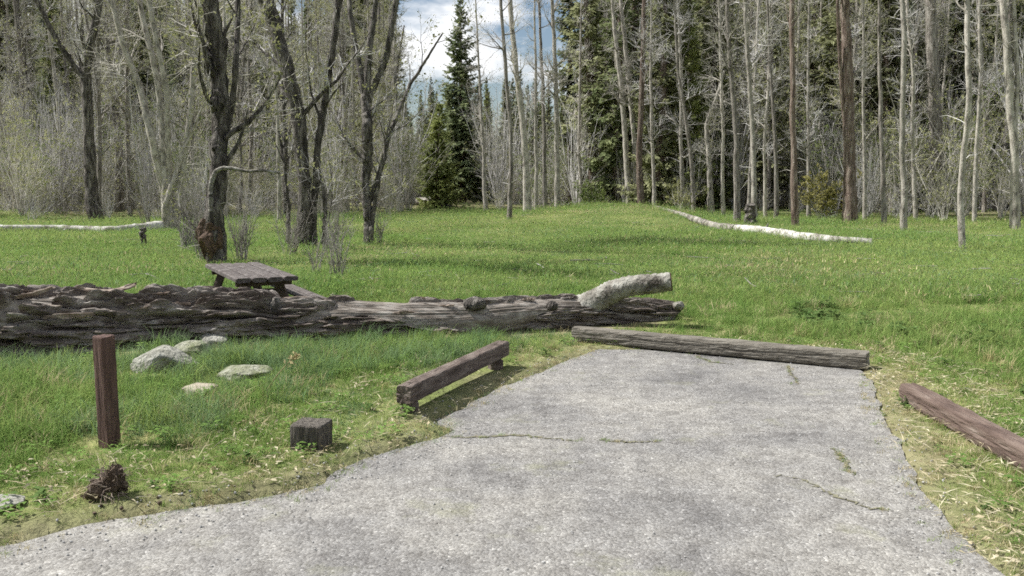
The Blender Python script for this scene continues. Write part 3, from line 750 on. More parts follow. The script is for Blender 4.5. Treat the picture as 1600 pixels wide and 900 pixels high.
def conifer_meshes(rng, H, Rb, width, needle='needle', bark='bark_red', base=.06, dens=1.0, taper=.85, droop=-.12, joined=False, dead=0, open_=0.0):
    tr, cr = MB(), MB()
    K = 14; z = np.linspace(-.2, H, K)
    P0 = np.stack([np.cumsum(rng.normal(0, .03, K)), np.cumsum(rng.normal(0, .03, K)), z], 1)[None]; R0 = (Rb * (1 - np.linspace(0, 1, K)) ** .8 + .012)[None]
    tubes(tr, P0, R0, 9, rough=.05, rng=rng)
    n = int(H * 17 * dens)
    t = np.sort(base + (1 - base) * rng.uniform(0, 1, n) ** .95); t = np.minimum(t, .995)
    az = rng.uniform(0, 2 * math.pi, n)
    # lop-sided crown: reach varies with direction and height in clumps
    reach = width * ((1 - t) ** taper + .03) * (.62 + .75 * vnoise(az * 1.3, t * 9, int(rng.integers(1e6)))) * rng.uniform(.75, 1.1, n)
    reach *= np.where(rng.uniform(0, 1, n) < open_, .35, 1)
    el = droop + .75 * t ** 2.2 + rng.normal(0, .09, n)
    k = 6; P = np.zeros((n, k, 3)); x = t * (K - 1); i = np.minimum(x.astype(int), K - 2); f = (x - i)[:, None]
    P[:, 0] = P0[0, i] * (1 - f) + P0[0, i + 1] * f
    d = np.stack([np.cos(az) * np.cos(el), np.sin(az) * np.cos(el), np.sin(el)], 1)
    for j in range(1, k):
        d = norm(d + np.array([0, 0, -.07 + .05 * j]) + rng.normal(0, .07, (n, 3)))
        P[:, j] = P[:, j - 1] + d * (reach / (k - 1))[:, None]
    Rr = (np.clip(reach * .011, .006, .05))[:, None] * (1 - .8 * np.linspace(0, 1, k))[None]
    tubes(tr, P, Rr, 4)
    # foliage: flat drooping sprays set along each bough
    per = 26; m = n * per
    bi = np.repeat(np.arange(n), per); s = rng.uniform(.12, 1.02, m); xx = np.minimum(s, .999) * (k - 1); ii = xx.astype(int); ff = (xx - ii)[:, None]
    c = P[bi, ii] * (1 - ff) + P[bi, ii + 1] * ff
    tan = norm(P[bi, ii + 1] - P[bi, ii]); side = norm(np.cross(tan, [0, 0, 1.])) * np.where(rng.uniform(0, 1, m) < .5, -1, 1)[:, None]
    L = (reach[bi] * .30 * (1.15 - s) + .10) * rng.uniform(.5, 1.25, m)
    dr = norm(tan * rng.uniform(.2, 1.0, m)[:, None] + side * rng.uniform(.35, 1.0, m)[:, None] + np.stack([0 * s, 0 * s, rng.uniform(-.55, .18, m)], 1))
    wv = norm(np.cross(dr, rng.normal(0, .5, (m, 3)) + [0, 0, 1])) * (L * rng.uniform(.14, .28, m) + .012)[:, None]
    a = c; mid = c + dr * (L * .55)[:, None]; tip = c + dr * L[:, None] - np.array([0, 0, 1]) * (L * .18)[:, None]
    V = np.stack([a, mid + wv, tip, mid - wv], 1)
    cr.add(V.reshape(-1, 3), np.arange(m * 4).reshape(-1, 4), 0)
    if dead:
        Pd, Rd = children(P0[:, : max(3, int(K * (base + .25)))], R0[:, : max(3, int(K * (base + .25)))], dead, rng, .08, 1, (.5, width * .8), (65, 105), 5, .2, up=-.03, wander=.15, rmax=.02, rmin=.006, fall=0)
        tubes(tr, Pd, Rd, 3)
        Pe, Re = children(Pd, Rd, dead * 4, rng, .2, 1, (.2, .7), (30, 70), 3, .6, up=-.03, wander=.2, rmax=.008, rmin=.004, fall=0)
        tubes(tr, Pe, Re, 3)
    if joined:
        tr2 = MB(); tr2.v, tr2.n = tr.v + cr.v, tr.n + cr.n
        for kk in (3, 4):
            tr2.f[kk] = tr.f[kk] + [q + tr.n for q in cr.f[kk]]; tr2.m[kk] = tr.m[kk] + [q + 1 for q in cr.m[kk]]
        return tr2.mesh('conifer', [M[bark], M[needle]], False)
    return tr.mesh('conifer trunk', [M[bark]], False), cr.mesh('conifer foliage', [M[needle]], False)

def place_tree(name, label, tm, cm, loc, rz=0, sc=1.0, group=None, tilt=(0, 0)):
    t = thing(name, label, 'tree', group, loc=loc, rz=rz); t.scale = (sc, sc, sc); t.rotation_euler = (tilt[0], tilt[1], rz)
    link('trunk', tm, t); link('crown', cm, t)
    return t

# ------------------------------------------------------------------ trees one can point to
def hero(name, label, stems, seed, Hm=17, dens=1.0, bark='bark_grey', twig='twig', low=.25, group=None, Y=None, buds=0, sides=10, rough=.06, limbs=(1.0, 3.2), ang=(25, 60), extra=None, up=.1):
    """stems: [(px polyline from the ground up, width in px at foot, width in px at the last point)]; carried on above the frame to Hm metres"""
    rng = np.random.default_rng(seed)
    fx, fy = stems[0][0][0]
    Y = Y or G(fx, fy)[1]
    base = at_depth(fx, fy, Y); gz = hz(base[0], Y)
    S, Rd = [], []
    for q, (pp, w0, w1) in enumerate(stems):
        yo = 0 if q == 0 else rng.uniform(-.5, .5)
        pts = [at_depth(x, y, Y) for x, y in pp]
        n = len(pts)
        r = list(np.linspace(w0, w1, n) * Y / FPX / 2 * .80)
        for j in range(n): pts[j][1] += yo * j / n + (rng.normal(0, .08) if j else 0)
        if q == 0 or pp[0][1] > fy - 12:
            pts[0][2] = gz - .15; r[0] *= 1.35; r.insert(1, r[0] / 1.35); pts.insert(1, pts[0] * .8 + pts[1] * .2)
        if pp[-1][1] <= 12:                                  # leaves the frame: grow on to full height
            d = norm(pts[-1] - pts[-2]); h = max(Hm * rng.uniform(.85, 1.1) - pts[-1][2], 2)
            for j in range(4):
                d = norm(d + np.array([rng.normal(0, .12), rng.normal(0, .15), .15])); pts.append(pts[-1] + d * h / 4); r.append(r[-1] * (.72 if j < 3 else .35))
        else: r[-1] *= .6
        S.append(np.array(pts) - [base[0], Y, gz]); Rd.append(r)
    tm, cm = bare_tree_meshes(rng, S, Rd, dens, low, bark, twig, sides, buds, rough, KS=90 if rough > .055 else 60, limbs=limbs, ang=ang, up=up)
    t = place_tree(name, label, tm, cm, (base[0], Y, gz), group=group)
    if extra: extra(t, np.array([base[0], Y, gz]), rng)
    return t

def burl(t, org, rng):
    P = resample([at_depth(x, y, org[1] - .25) - org for x, y in ((330, 330), (328, 290), (338, 263), (362, 262), (384, 268), (410, 266), (436, 270))], 26)
    mb = MB(); tubes(mb, P[None], np.linspace(.055, .022, 26)[None], 7, rough=.08, rng=rng); link('dead_branch', mb.mesh('dead branch', M['stub_bark']), t, label='pale dead branch jutting out level to the right')
    v, f = ico(4); s = (1 + .9 * (fbm(v[:, 0] * 2.1 + 1, v[:, 1] * 2.1 + v[:, 2] * 2.4, 12, 5) - .5))
    q = v * s[:, None] * [.27, .25, .40] + [-.04, -.05, .55]
    mb = MB(); mb.add(q, f); link('burl', mb.mesh('burl', M['bark_core'], False), t, label='dark rust-brown broken burl at the foot')
    for z, r, x in ((3.2, .18, .06), (3.9, .16, -.06), (2.3, .15, .05), (1.5, .15, -.06)):
        q = v * s[:, None] * [r, r, r * 1.3] + [x + .1, 0, z]; mb = MB(); mb.add(q, f); link('burl', mb.mesh('burl', M['bark_dark'], False), t)

hero('cottonwood_tree', 'dark forked tree at the far left with its left limb bent outward',
     [([(150, 340), (142, 290), (137, 200), (134, 120), (146, 50), (152, 0)], 24, 13), ([(136, 128), (118, 105), (100, 75), (80, 40), (62, 0)], 12, 7)], 1, bark='bark_dark', dens=.8, low=.35)
hero('slim_tree', 'slender dark leaning tree left of the dark forked tree', [([(70, 318), (62, 240), (48, 160), (38, 80), (30, 0)], 12, 8)], 2, bark='bark_grey', dens=.7)
hero('clump_tree', 'clump of pale stems fanning out from one foot, left of the burled tree',
     [([(262, 360), (255, 300), (240, 210), (215, 130), (190, 60), (172, 0)], 15, 8), ([(262, 358), (258, 260), (250, 170), (232, 80), (212, 0)], 14, 9),
      ([(268, 358), (264, 270), (262, 150), (248, 70), (236, 0)], 12, 8), ([(272, 360), (284, 280), (296, 180), (300, 90), (308, 0)], 11, 7), ([(255, 360), (262, 320), (285, 240), (320, 160)], 9, 4)],
     3, bark='bark_pale', twig='twig_tan', dens=.36, low=.3, buds=500)
hero('cottonwood_tree', 'stout dark tree with burls and a rust-brown foot behind the picnic table',
     [([(338, 412), (336, 340), (340, 250), (346, 160), (344, 80), (338, 0)], 32, 25), ([(340, 250), (352, 180), (366, 100), (360, 0)], 12, 8),
      ([(330, 400), (318, 330), (322, 285)], 13, 8)],
     4, bark='bark_dark', dens=.8, low=.12, buds=3000, rough=.16, sides=16, extra=burl, twig='twig_tan', limbs=(.6, 2.6))
hero('cottonwood_tree', 'thick-limbed tree splitting into a heavy left-leaning limb and a slimmer upright one',
     [([(472, 384), (476, 330), (472, 250), (464, 170), (444, 90), (422, 20), (414, 0)], 25, 31), ([(490, 384), (490, 320), (500, 220), (514, 140), (520, 60), (524, 0)], 14, 13),
      ([(452, 384), (450, 320), (442, 250), (432, 200)], 8, 5), ([(506, 382), (510, 320), (500, 250)], 8, 5), ([(482, 388), (484, 320), (480, 270)], 9, 6)],
     5, bark='bark_dark', buds=1500, dens=.42, low=.2, rough=.09, sides=14)
hero('cottonwood_tree', 'dark tree with crooked base and a bundle of upright forks, left of the sky gap',
     [([(572, 380), (580, 330), (572, 280), (574, 210), (570, 150)], 16, 24), ([(570, 155), (560, 90), (548, 30), (545, 0)], 12, 8), ([(572, 150), (578, 80), (585, 0)], 14, 9),
      ([(575, 160), (600, 100), (612, 40), (618, 0)], 13, 8), ([(572, 330), (590, 280), (612, 200), (640, 130), (690, 50)], 11, 5), ([(576, 372), (584, 320), (600, 240)], 9, 5)],
     6, bark='bark_mid', buds=4000, dens=.75, low=.25)
slim = 'slim trunks along the right-hand wood'
SL = [
 ('pale slim tree curving left toward its top, right of the sky gap', [([(825, 338), (822, 250), (812, 150), (803, 60), (797, 0)], 13, 8)], 'bark_pale'),
 ('thin grey sapling just left of the pale curving tree', [([(796, 350), (798, 280), (795, 190), (786, 90), (780, 0)], 8, 5)], 'bark_grey'),
 ('straight pale slim tree below the sky gap right end', [([(872, 334), (870, 230), (868, 120), (864, 0)], 10, 7)], 'bark_pale'),
 ('thin straight grey tree between the two pale slim trees', [([(853, 332), (851, 220), (846, 100), (842, 0)], 8, 5)], 'bark_grey'),
 ('pair of close pale stems rising before the dense green conifers', [([(984, 330), (978, 230), (970, 130), (962, 50), (955, 0)], 12, 8), ([(994, 332), (990, 200), (982, 100), (970, 0)], 11, 8)], 'bark_pale'),
 ('short reddish trunk beside the pair of pale stems', [([(1002, 334), (1000, 260), (1002, 200), (1006, 120), (1008, 0)], 12, 7)], 'bark_red'),
 ('pale broken snag with a crooked top above the pale log', [([(1112, 334), (1110, 260), (1108, 195), (1122, 150), (1132, 110)], 11, 6)], 'bark_pale'),
 ('slender tree left of the two straight trees above the pale log', [([(1085, 334), (1080, 240), (1060, 120), (1052, 0)], 8, 5)], 'bark_grey'),
 ('straight slim grey tree right of the crooked snag', [([(1152, 348), (1150, 240), (1142, 120), (1136, 0)], 11, 7)], 'bark_grey'),
 ('slim pale tree second to the right of the crooked snag', [([(1178, 345), (1176, 240), (1170, 120), (1164, 0)], 10, 7)], 'bark_pale'),
 ('straight dark-footed tree left of the ochre bush', [([(1244, 352), (1242, 260), (1240, 130), (1238, 0)], 12, 8)], 'bark_red'),
 ('thick two-toned trunk right of the ochre bush', [([(1330, 346), (1328, 240), (1326, 120), (1322, 0)], 24, 18), ([(1322, 200), (1312, 110), (1303, 0)], 8, 6)], 'bark_red'),
 ('thin pale tree rising just behind the ochre bush', [([(1298, 322), (1297, 220), (1295, 110), (1292, 0)], 9, 6)], 'bark_pale'),
 ('slim straight grey tree midway between the two-toned trunk and the thick grey trunk', [([(1412, 362), (1412, 240), (1410, 120), (1411, 0)], 11, 8)], 'bark_pale'),
 ('thickest grey trunk of the right-hand wood', [([(1466, 338), (1463, 230), (1458, 110), (1454, 0)], 26, 21)], 'bark_grey'),
 ('whitish slender tree standing forward of the right-hand wood', [([(1506, 390), (1505, 280), (1507, 150), (1511, 0)], 11, 9)], 'bark_pale'),
 ('twin-stemmed pale tree at the right edge', [([(1586, 364), (1584, 250), (1580, 130), (1572, 0)], 16, 11), ([(1584, 250), (1590, 120), (1588, 0)], 9, 7)], 'bark_pale'),
 ('thin dark tree between the whitish slender tree and the right edge', [([(1538, 336), (1540, 220), (1536, 100), (1530, 0)], 8, 6)], 'bark_grey'),
 ('thin grey tree right of the two-toned trunk', [([(1382, 350), (1380, 230), (1376, 110), (1372, 0)], 9, 6)], 'bark_grey'),
 ('slim tree between the second pale tree and the dark-footed tree', [([(1212, 340), (1210, 220), (1204, 110), (1200, 0)], 8, 5)], 'bark_grey'),
]
for q, (lab, st, bk) in enumerate(SL):
    hero('slim_tree', lab, st, 40 + q, Hm=19, dens=.55, bark=bk, twig='twig' if q % 2 else 'twig_tan', low=.3, group=slim, sides=8, rough=.05, limbs=(.7, 2.2), ang=(30, 70), buds=150 if q % 3 == 0 else 0)
POLES = [(908, 328, 'left of the dense green conifer behind the pale pair'), (940, 330, 'directly left of the pair of pale stems'), (1022, 332, 'right of the short reddish trunk'), (1042, 334, 'second right of the short reddish trunk'),
         (1066, 333, 'left of the slender tree beside the crooked snag'), (1097, 336, 'directly left of the crooked snag'), (1130, 336, 'directly right of the crooked snag'), (1164, 338, 'between the straight grey tree and the second pale tree'),
         (1196, 338, 'directly right of the second pale tree'), (1226, 340, 'directly left of the dark-footed tree'), (1264, 338, 'left over the ochre bush'), (1277, 334, 'rising from the middle of the ochre bush'),
         (1352, 342, 'directly right of the two-toned trunk'), (1396, 344, 'left of the slim tree before the thick grey trunk'), (1432, 342, 'left of the thickest grey trunk'), (1486, 344, 'right of the thickest grey trunk'),
         (1524, 346, 'right of the whitish slender tree'), (1560, 342, 'left of the twin-stemmed tree'), (760, 330, 'just right of the tall spruce'), (838, 334, 'right of the pale curving tree')]
for q, (x, y, w) in enumerate(POLES):
    if q % 2 and q < 18: continue
    rg = np.random.default_rng(500 + q); l = rg.normal(-6, 9)
    hero('slim_tree', 'thin pale pole-like tree ' + w, [([(x, y), (x + l * .3 + rg.normal(0, 2), y - 110), (x + l * .7 + rg.normal(0, 2), y - 220), (x + l, 0)], rg.uniform(6, 9), rg.uniform(4, 6))], 520 + q, Hm=18, dens=.8,
         bark='bark_pale', twig='twig' if q % 3 else 'twig_tan', low=.15, group='thin pale poles of the right-hand wood', sides=7, rough=.05, limbs=(.6, 1.8), ang=(30, 75))
SLL = [
 ('thin grey tree left of the slender leaning tree', [([(22, 326), (20, 200), (14, 90), (10, 0)], 9, 6)], 'bark_grey'),
 ('thin pale tree between the leaning tree and the dark forked tree', [([(104, 330), (98, 220), (88, 120), (72, 0)], 9, 6)], 'bark_pale'),
 ('thin grey tree right of the dark forked tree', [([(190, 330), (186, 220), (178, 100), (176, 0)], 9, 6)], 'bark_grey'),
 ('bare sapling between the burled tree and the thick-limbed tree', [([(436, 345), (436, 280), (434, 205), (430, 110), (424, 0)], 7, 4)], 'bark_pale'),
 ('thin bare tree behind the dark bundle-forked tree', [([(620, 320), (618, 220), (616, 120), (632, 40)], 9, 4)], 'bark_grey'),
 ('thin grey tree between the burled tree and the thick-limbed tree, farther back', [([(392, 330), (394, 220), (390, 100), (386, 0)], 8, 6)], 'bark_grey'),
 ('thin pale tree between the thick-limbed tree and the dark bundle-forked tree', [([(540, 330), (538, 220), (540, 110), (536, 0)], 8, 5)], 'bark_pale'),
]
for q, (lab, st, bk) in enumerate(SLL):
    hero('slim_tree', lab, st, 80 + q, Hm=18, dens=.6, bark=bk, low=.25, group='slim trees of the left-hand wood', sides=8, rough=.05, limbs=(.7, 2.4), buds=150)

# conifers that stand out
rng = np.random.default_rng(70)
def conifer(label, px, py, top_py, wpx, Y=None, rz=0, name='conifer_tree', **kw):
    Y = Y or G(px, py)[1]; b = at_depth(px, py, Y); gz = hz(b[0], Y); H = at_depth(px, top_py, Y)[2] - gz
    if top_py < -5: H = kw.pop('H', H)
    tm, cm = conifer_meshes(np.random.default_rng(int(px)), H, H * .014 + .04, wpx * Y / FPX / 2, **kw)
    return place_tree(name, label, tm, cm, (b[0], Y, gz), rz)
conifer('tall pointed spruce standing alone against the sky gap', 724, 318, -6, 140, needle='needle_blue', base=.06, dens=1.7, taper=.8, name='spruce_tree', dead=30)
conifer('light yellow-green cedar at the foot of the tall spruce', 688, 326, 165, 88, needle='needle_light', base=.02, dens=2.0, taper=.6, droop=-.05, name='cedar_tree')
conifer('dense green conifer behind the pair of pale stems', 962, 326, -170, 150, needle='needle', base=.03, dens=1.0, taper=.7)
conifer('lighter green conifer left of the pair of pale stems', 925, 322, 20, 110, needle='needle_dull', base=.02, dens=1.3, taper=.7)
conifer('dark narrow conifer right beside the sky gap', 890, 322, -90, 90, needle='needle', base=.25, dens=1.1, taper=.55, dead=60)
conifer('broad olive conifer right of the pair of pale stems', 1030, 330, -150, 120, needle='needle_dull', base=.05, dens=1.1, taper=.65)
conifer('dull green conifer behind the crooked snag', 1100, 322, -120, 120, needle='needle_dull', base=.03, dens=1.1, taper=.7)
conifer('dark low-branched young conifer right beside the crooked snag', 1126, 330, 120, 60, needle='needle', base=.02, dens=1.6, taper=.7)
conifer('grey-green conifer with bare lower trunk, just right of the two-toned trunk', 1372, 330, -170, 130, needle='needle_dull', base=.28, dens=1.0, dead=90)
conifer('dark dead-branched conifer directly behind the thickest grey trunk', 1482, 328, -150, 130, needle='needle', base=.35, dens=1.0, dead=140)
conifer('dull green conifer behind the ochre bush', 1262, 322, -140, 150, needle='needle_dull', base=.10, dens=1.1, dead=50)

conifer('yellowish green conifer between the slender tree and the crooked snag', 1072, 330, 20, 110, needle='needle_light', base=.05, dens=1.2, taper=.7)
conifer('olive conifer between the second pale tree and the dark-footed tree', 1194, 328, -80, 110, needle='needle_dull', base=.12, dens=1.1, taper=.65, dead=30)
conifer('green conifer showing between the ochre bush and the two-toned trunk', 1312, 328, -100, 110, needle='needle', base=.15, dens=1.1, taper=.65, dead=30)
conifer('olive conifer left of the thickest grey trunk', 1424, 330, -60, 100, needle='needle_dull', base=.12, dens=1.1, taper=.65, dead=40)
conifer('green conifer left of the twin-stemmed tree', 1548, 330, -100, 130, needle='needle', base=.08, dens=1.1, taper=.65, dead=30)
conifer('olive conifer seen between the burled tree and the thick-limbed tree', 404, 318, 60, 120, needle='needle_dull', base=.05, dens=1.1, taper=.7)

# ------------------------------------------------------------------ shrubs
def shrub_meshes(rng, H, n, spread, twig='twig_tan', leaf=None, nl=0, lsize=(.02, .05), fine=6):
    st, cr = MB(), MB()
    k = 6; P = np.zeros((n, k, 3)); P[:, 0] = rng.normal(0, spread * .15, (n, 3)) * [1, 1, 0] - [0, 0, .05]
    d = norm(rng.normal(0, spread * .35, (n, 3)) * [1, 1, 0] + [0, 0, 1]); L = H * rng.uniform(.5, 1.08, n)
    for j in range(1, k):
        d = norm(d + rng.normal(0, .11, (n, 3))); P[:, j] = P[:, j - 1] + d * (L / (k - 1))[:, None]
    r = (H * .0045 + .003) * rng.uniform(.5, 1.2, n); Rr = r[:, None] * (1 - .75 * np.linspace(0, 1, k))
    tubes(st, P, Rr, 4)
    P1, R1 = children(P, Rr, n * fine, rng, .2, 1, (H * .12, H * .38), (20, 55), 4, .7, up=.08, wander=.18, rmax=.01, rmin=.0035)
    tubes(cr, P1, R1, 3)
    P2, R2 = children(P1, R1, n * fine * 2, rng, .1, 1, (H * .05, H * .18), (20, 60), 3, .8, up=.05, wander=.2, rmax=.006, rmin=.003)
    tubes(cr, P2, R2, 3)
    if nl: leaves(cr, np.concatenate([P2]), nl, rng, lsize, 1, spread=.04)
    return st.mesh('shrub stems', M[twig]), cr.mesh('shrub twigs', [M[twig], M[leaf or 'bud']])
def shrub(label, px, py, hpx, wpx, seed, Y=None, name='shrub', **kw):
    Y = Y or G(px, py)[1]; b = at_depth(px, py, Y); H = hpx * Y / FPX
    s, c = shrub_meshes(np.random.default_rng(seed), H, kw.pop('n', 18), wpx / hpx * .9, **kw)
    t = thing(name, label, 'shrub', loc=(b[0], Y, hz(b[0], Y))); link('stems', s, t); link('crown', c, t)
shrub('ochre-yellow willow bush at the edge of the right-hand wood', 1286, 340, 82, 72, 1, leaf='willow', nl=3600, n=38, lsize=(.03, .08), twig='twig')
shrub('fresh green bush before the conifers in the middle', 928, 332, 44, 60, 2, leaf='shrub_green', nl=1500, n=26, lsize=(.03, .08))
shrub('small bare grey shrub right of the thick-limbed tree', 528, 436, 115, 50, 3, n=16, twig='brush')
shrub('small bare shrub in front of the thick-limbed tree', 492, 428, 90, 36, 4, n=10, twig='brush')
shrub('tangled bare bramble right of the burled tree', 378, 405, 140, 60, 5, n=26, fine=8, twig='brush')
shrub('bare twiggy bush left of the burled tree', 292, 388, 150, 62, 6, n=26, fine=8, nl=250, twig='brush')
shrub('bare brush around the foot of the thick-limbed tree', 456, 394, 100, 60, 11, n=24, fine=7, twig='brush')
shrub('bare brush between the thick-limbed tree and the dark bundle-forked tree', 520, 392, 110, 60, 12, n=22, fine=7, twig='brush')
shrub('grey brush against the left side of the burled tree', 314, 404, 130, 46, 13, n=24, fine=8, twig='brush')
shrub('low brush right at the foot of the dark bundle-forked tree', 592, 380, 70, 50, 14, n=18, twig='brush')
shrub('bare bush at the foot of the clump of pale stems', 232, 352, 90, 60, 7, n=18, twig='brush')
shrub('low pale shrub before the slender leaning tree', 100, 336, 60, 60, 8, n=20, twig='brush')
shrub('young green-leaved bush right of the crooked snag', 1062, 336, 60, 50, 9, leaf='bud', nl=900, n=20, lsize=(.03, .07))
shrub('low green sprouting bush left of the spruce', 668, 322, 30, 50, 10, leaf='shrub_green', nl=700, n=18, lsize=(.03, .07))

# ------------------------------------------------------------------ the wood behind: individuals, then the far mass
rng = np.random.default_rng(90)
def straight_stem(rng, H, lean=.04, r=.12):
    k = 7; p = np.cumsum(rng.normal(0, lean * H / k, (k, 3)), axis=0) * [1, 1, 0]; p[:, 2] = np.linspace(-.2, H, k); p[0, :2] = 0
    return p, list(r * np.array([1.3, 1, .9, .78, .62, .42, .12]))
bare_p, bare_j = [], []
for q in range(7):
    H = rng.uniform(15, 21); p_, r_ = straight_stem(rng, H, .035, rng.uniform(.075, .16))
    st, rd = [p_], [r_]
    if q in (2, 5):
        p2 = p_[2:].copy(); p2[:, 0] += np.linspace(0, rng.choice([-1, 1]) * 1.6, 5); st.append(np.array(resample(p2, 7))); rd.append([x * .7 for x in r_])
    bk = ['bark_grey', 'bark_pale', 'bark_grey', 'bark_dark', 'bark_pale', 'bark_grey', 'bark_grey'][q]
    bare_p.append(bare_tree_meshes(np.random.default_rng(200 + q), st, rd, .95, .14, bk, 'twig' if q % 2 else 'twig_tan', 7, 3000 if q in (1, 4, 6) else 600, .05))
con_p = []
for q in range(6):
    H = [19, 22, 17, 24, 20, 15][q]
    con_p.append(conifer_meshes(np.random.default_rng(300 + q), H, H * .012 + .03, [2.3, 2.6, 2.0, 2.8, 2.2, 2.4][q], ['needle', 'needle_dull', 'needle', 'needle_dull', 'needle_blue', 'needle_light'][q],
                                 base=[.05, .12, .3, .2, .4, .03][q], dens=[1.0, .9, .9, .9, .85, 1.2][q], taper=.7, dead=[20, 60, 90, 60, 110, 0][q], open_=.12))
def join_mesh(name, a, b):
    bm = bmesh.new(); bm.from_mesh(a); na = len(a.materials)
    bm.faces.ensure_lookup_table(); n0 = len(bm.faces); bm.from_mesh(b); bm.faces.ensure_lookup_table()
    for f in bm.faces[n0:]: f.material_index += na
    me = bpy.data.meshes.new(name); bm.to_mesh(me); bm.free()
    for m in list(a.materials) + list(b.materials): me.materials.append(m)
    return me

def gap(x, y):        # the sky gap seen from the pad
    s = x / y
    return (-.125 < s < .085)
taken = []
def spot_ok(x, y, dmin):
    for a, b, in taken:
        if (a - x) ** 2 + (b - y) ** 2 < dmin * dmin: return False
    taken.append((x, y)); return True
SECT = [(-9, 30, 'behind the slender leaning tree'), (30, 180, 'behind the dark forked tree'), (180, 310, 'behind the clump of pale stems'), (310, 420, 'behind the burled tree'),
        (420, 545, 'behind the thick-limbed tree'), (545, 640, 'behind the dark bundle-forked tree'), (640, 780, 'near the tall spruce'), (780, 900, 'under the sky gap'),
        (900, 1060, 'behind the pair of pale stems'), (1060, 1200, 'behind the crooked snag'), (1200, 1350, 'behind the ochre bush'), (1350, 1440, 'right of the two-toned trunk'), (1440, 1530, 'behind the thickest grey trunk'), (1530, 9999, 'by the right edge')]
BK = ['bare tan-twigged grey tree', 'bare pale-trunked tree', 'forked bare grey tree', 'bare dark-trunked tree', 'slim pale bare tree', 'forked bare twiggy tree', 'bare grey budding tree']
CK = ['full dark green conifer', 'dull olive conifer', 'dark conifer with bare foot', 'tall dull olive conifer', 'blue-green high-crowned conifer', 'bushy yellow-green conifer']
def tree_label(kind, which, x, y):
    px = CX + x / y * FPX
    w = [t for a, b, t in SECT if a <= px < b] or ['behind the slender leaning tree']
    row = 'in front' if y < 54 else ('farther in' if y < 68 else 'deep in')
    return (BK if kind == 'b' else CK)[which] + ' ' + row + ' ' + w[0], ('bare trees ' if kind == 'b' else 'conifers ') + w[0]
def copy_tree(kind, which, key, x, y, H_target=None):
    tm, cm = (bare_p if kind == 'b' else con_p)[which]
    top = max(v[2] for v in cm_bb[(kind, which)])
    sc = rng.uniform(.8, 1.15) if H_target is None else H_target / top
    lab, grp = tree_label(kind, which, x, y)
    t = place_tree('bare_tree' if kind == 'b' else 'conifer_tree', lab, tm, cm, (x, y, hz(x, y) - .05), rng.uniform(0, 6.28), sc, grp, tilt=(rng.normal(0, .025), rng.normal(0, .03)))
cm_bb = {}
for k_, lst in (('b', bare_p), ('c', con_p)):
    for q, (a, b) in enumerate(lst):
        co = np.empty(len(b.vertices) * 3, np.float32); b.vertices.foreach_get('co', co); co = co.reshape(-1, 3); cm_bb[(k_, q)] = [(0, 0, float(co[:, 2].max()))]
n_b = n_c = 0
tries = 0
while n_b < 165 and tries < 6000:
    tries += 1
    y = rng.uniform(42, 84); x = rng.uniform(-.64, .64) * y
    if y < wood_edge(x) + 1: continue
    if -.115 < x / y < -.02 and y < 70: continue
    if not spot_ok(x, y, 1.5): continue
    if gap(x, y):
        if rng.uniform() < .45: taken.pop(); continue
        if y < 58: taken.pop(); continue
        copy_tree('b', int(rng.integers(7)), 'bg', x, y, rng.uniform(5.5, 9.5) * y / 70)
    else: copy_tree('b', int(rng.choice(7, p=[.1, .27, .08, .08, .27, .08, .12])) if x > 0 else int(rng.integers(7)), 'bl' if x < 0 else 'br', x, y)
    n_b += 1
tries = 0
while n_c < 105 and tries < 6000:
    tries += 1
    y = rng.uniform(50, 90); x = rng.uniform(-.64, .64) * y
    if y < wood_edge(x) + 5: continue
    if x < 0 and not gap(x, y) and (rng.uniform() < .62 or y < 58 or -.30 < x / y < -.20): continue
    if not spot_ok(x, y, 2.2): continue
    w = int(rng.choice([0, 1, 2, 3, 4, 5], p=[.14, .32, .12, .26, .08, .08]))
    if gap(x, y):
        s = x / y
        if y < 68: taken.pop(); continue
        copy_tree('c', w, 'cg', x, y, rng.uniform(7.5, 11.5) * y / 80)
    else: copy_tree('c', w, 'cl' if x < 0 else 'cr', x, y)
    n_c += 1

# alike neighbours are told apart by their order from left to right
same = {}
for o in list(C.objects):
    if o.get('category') == 'tree': same.setdefault(o['label'], []).append(o)
ORD = ['leftmost', 'second', 'third', 'fourth', 'fifth', 'sixth', 'seventh', 'eighth', 'ninth']
for lab, lst in same.items():
    if len(lst) > 1:
        lst.sort(key=lambda o: o.location.x / o.location.y)
        for q, o in enumerate(lst):
            w = 'rightmost' if q == len(lst) - 1 else ('middle' if len(lst) == 3 and q == 1 else ORD[min(q, 8)])
            o['label'] = '%s of %d, %s' % (w, len(lst), lab)

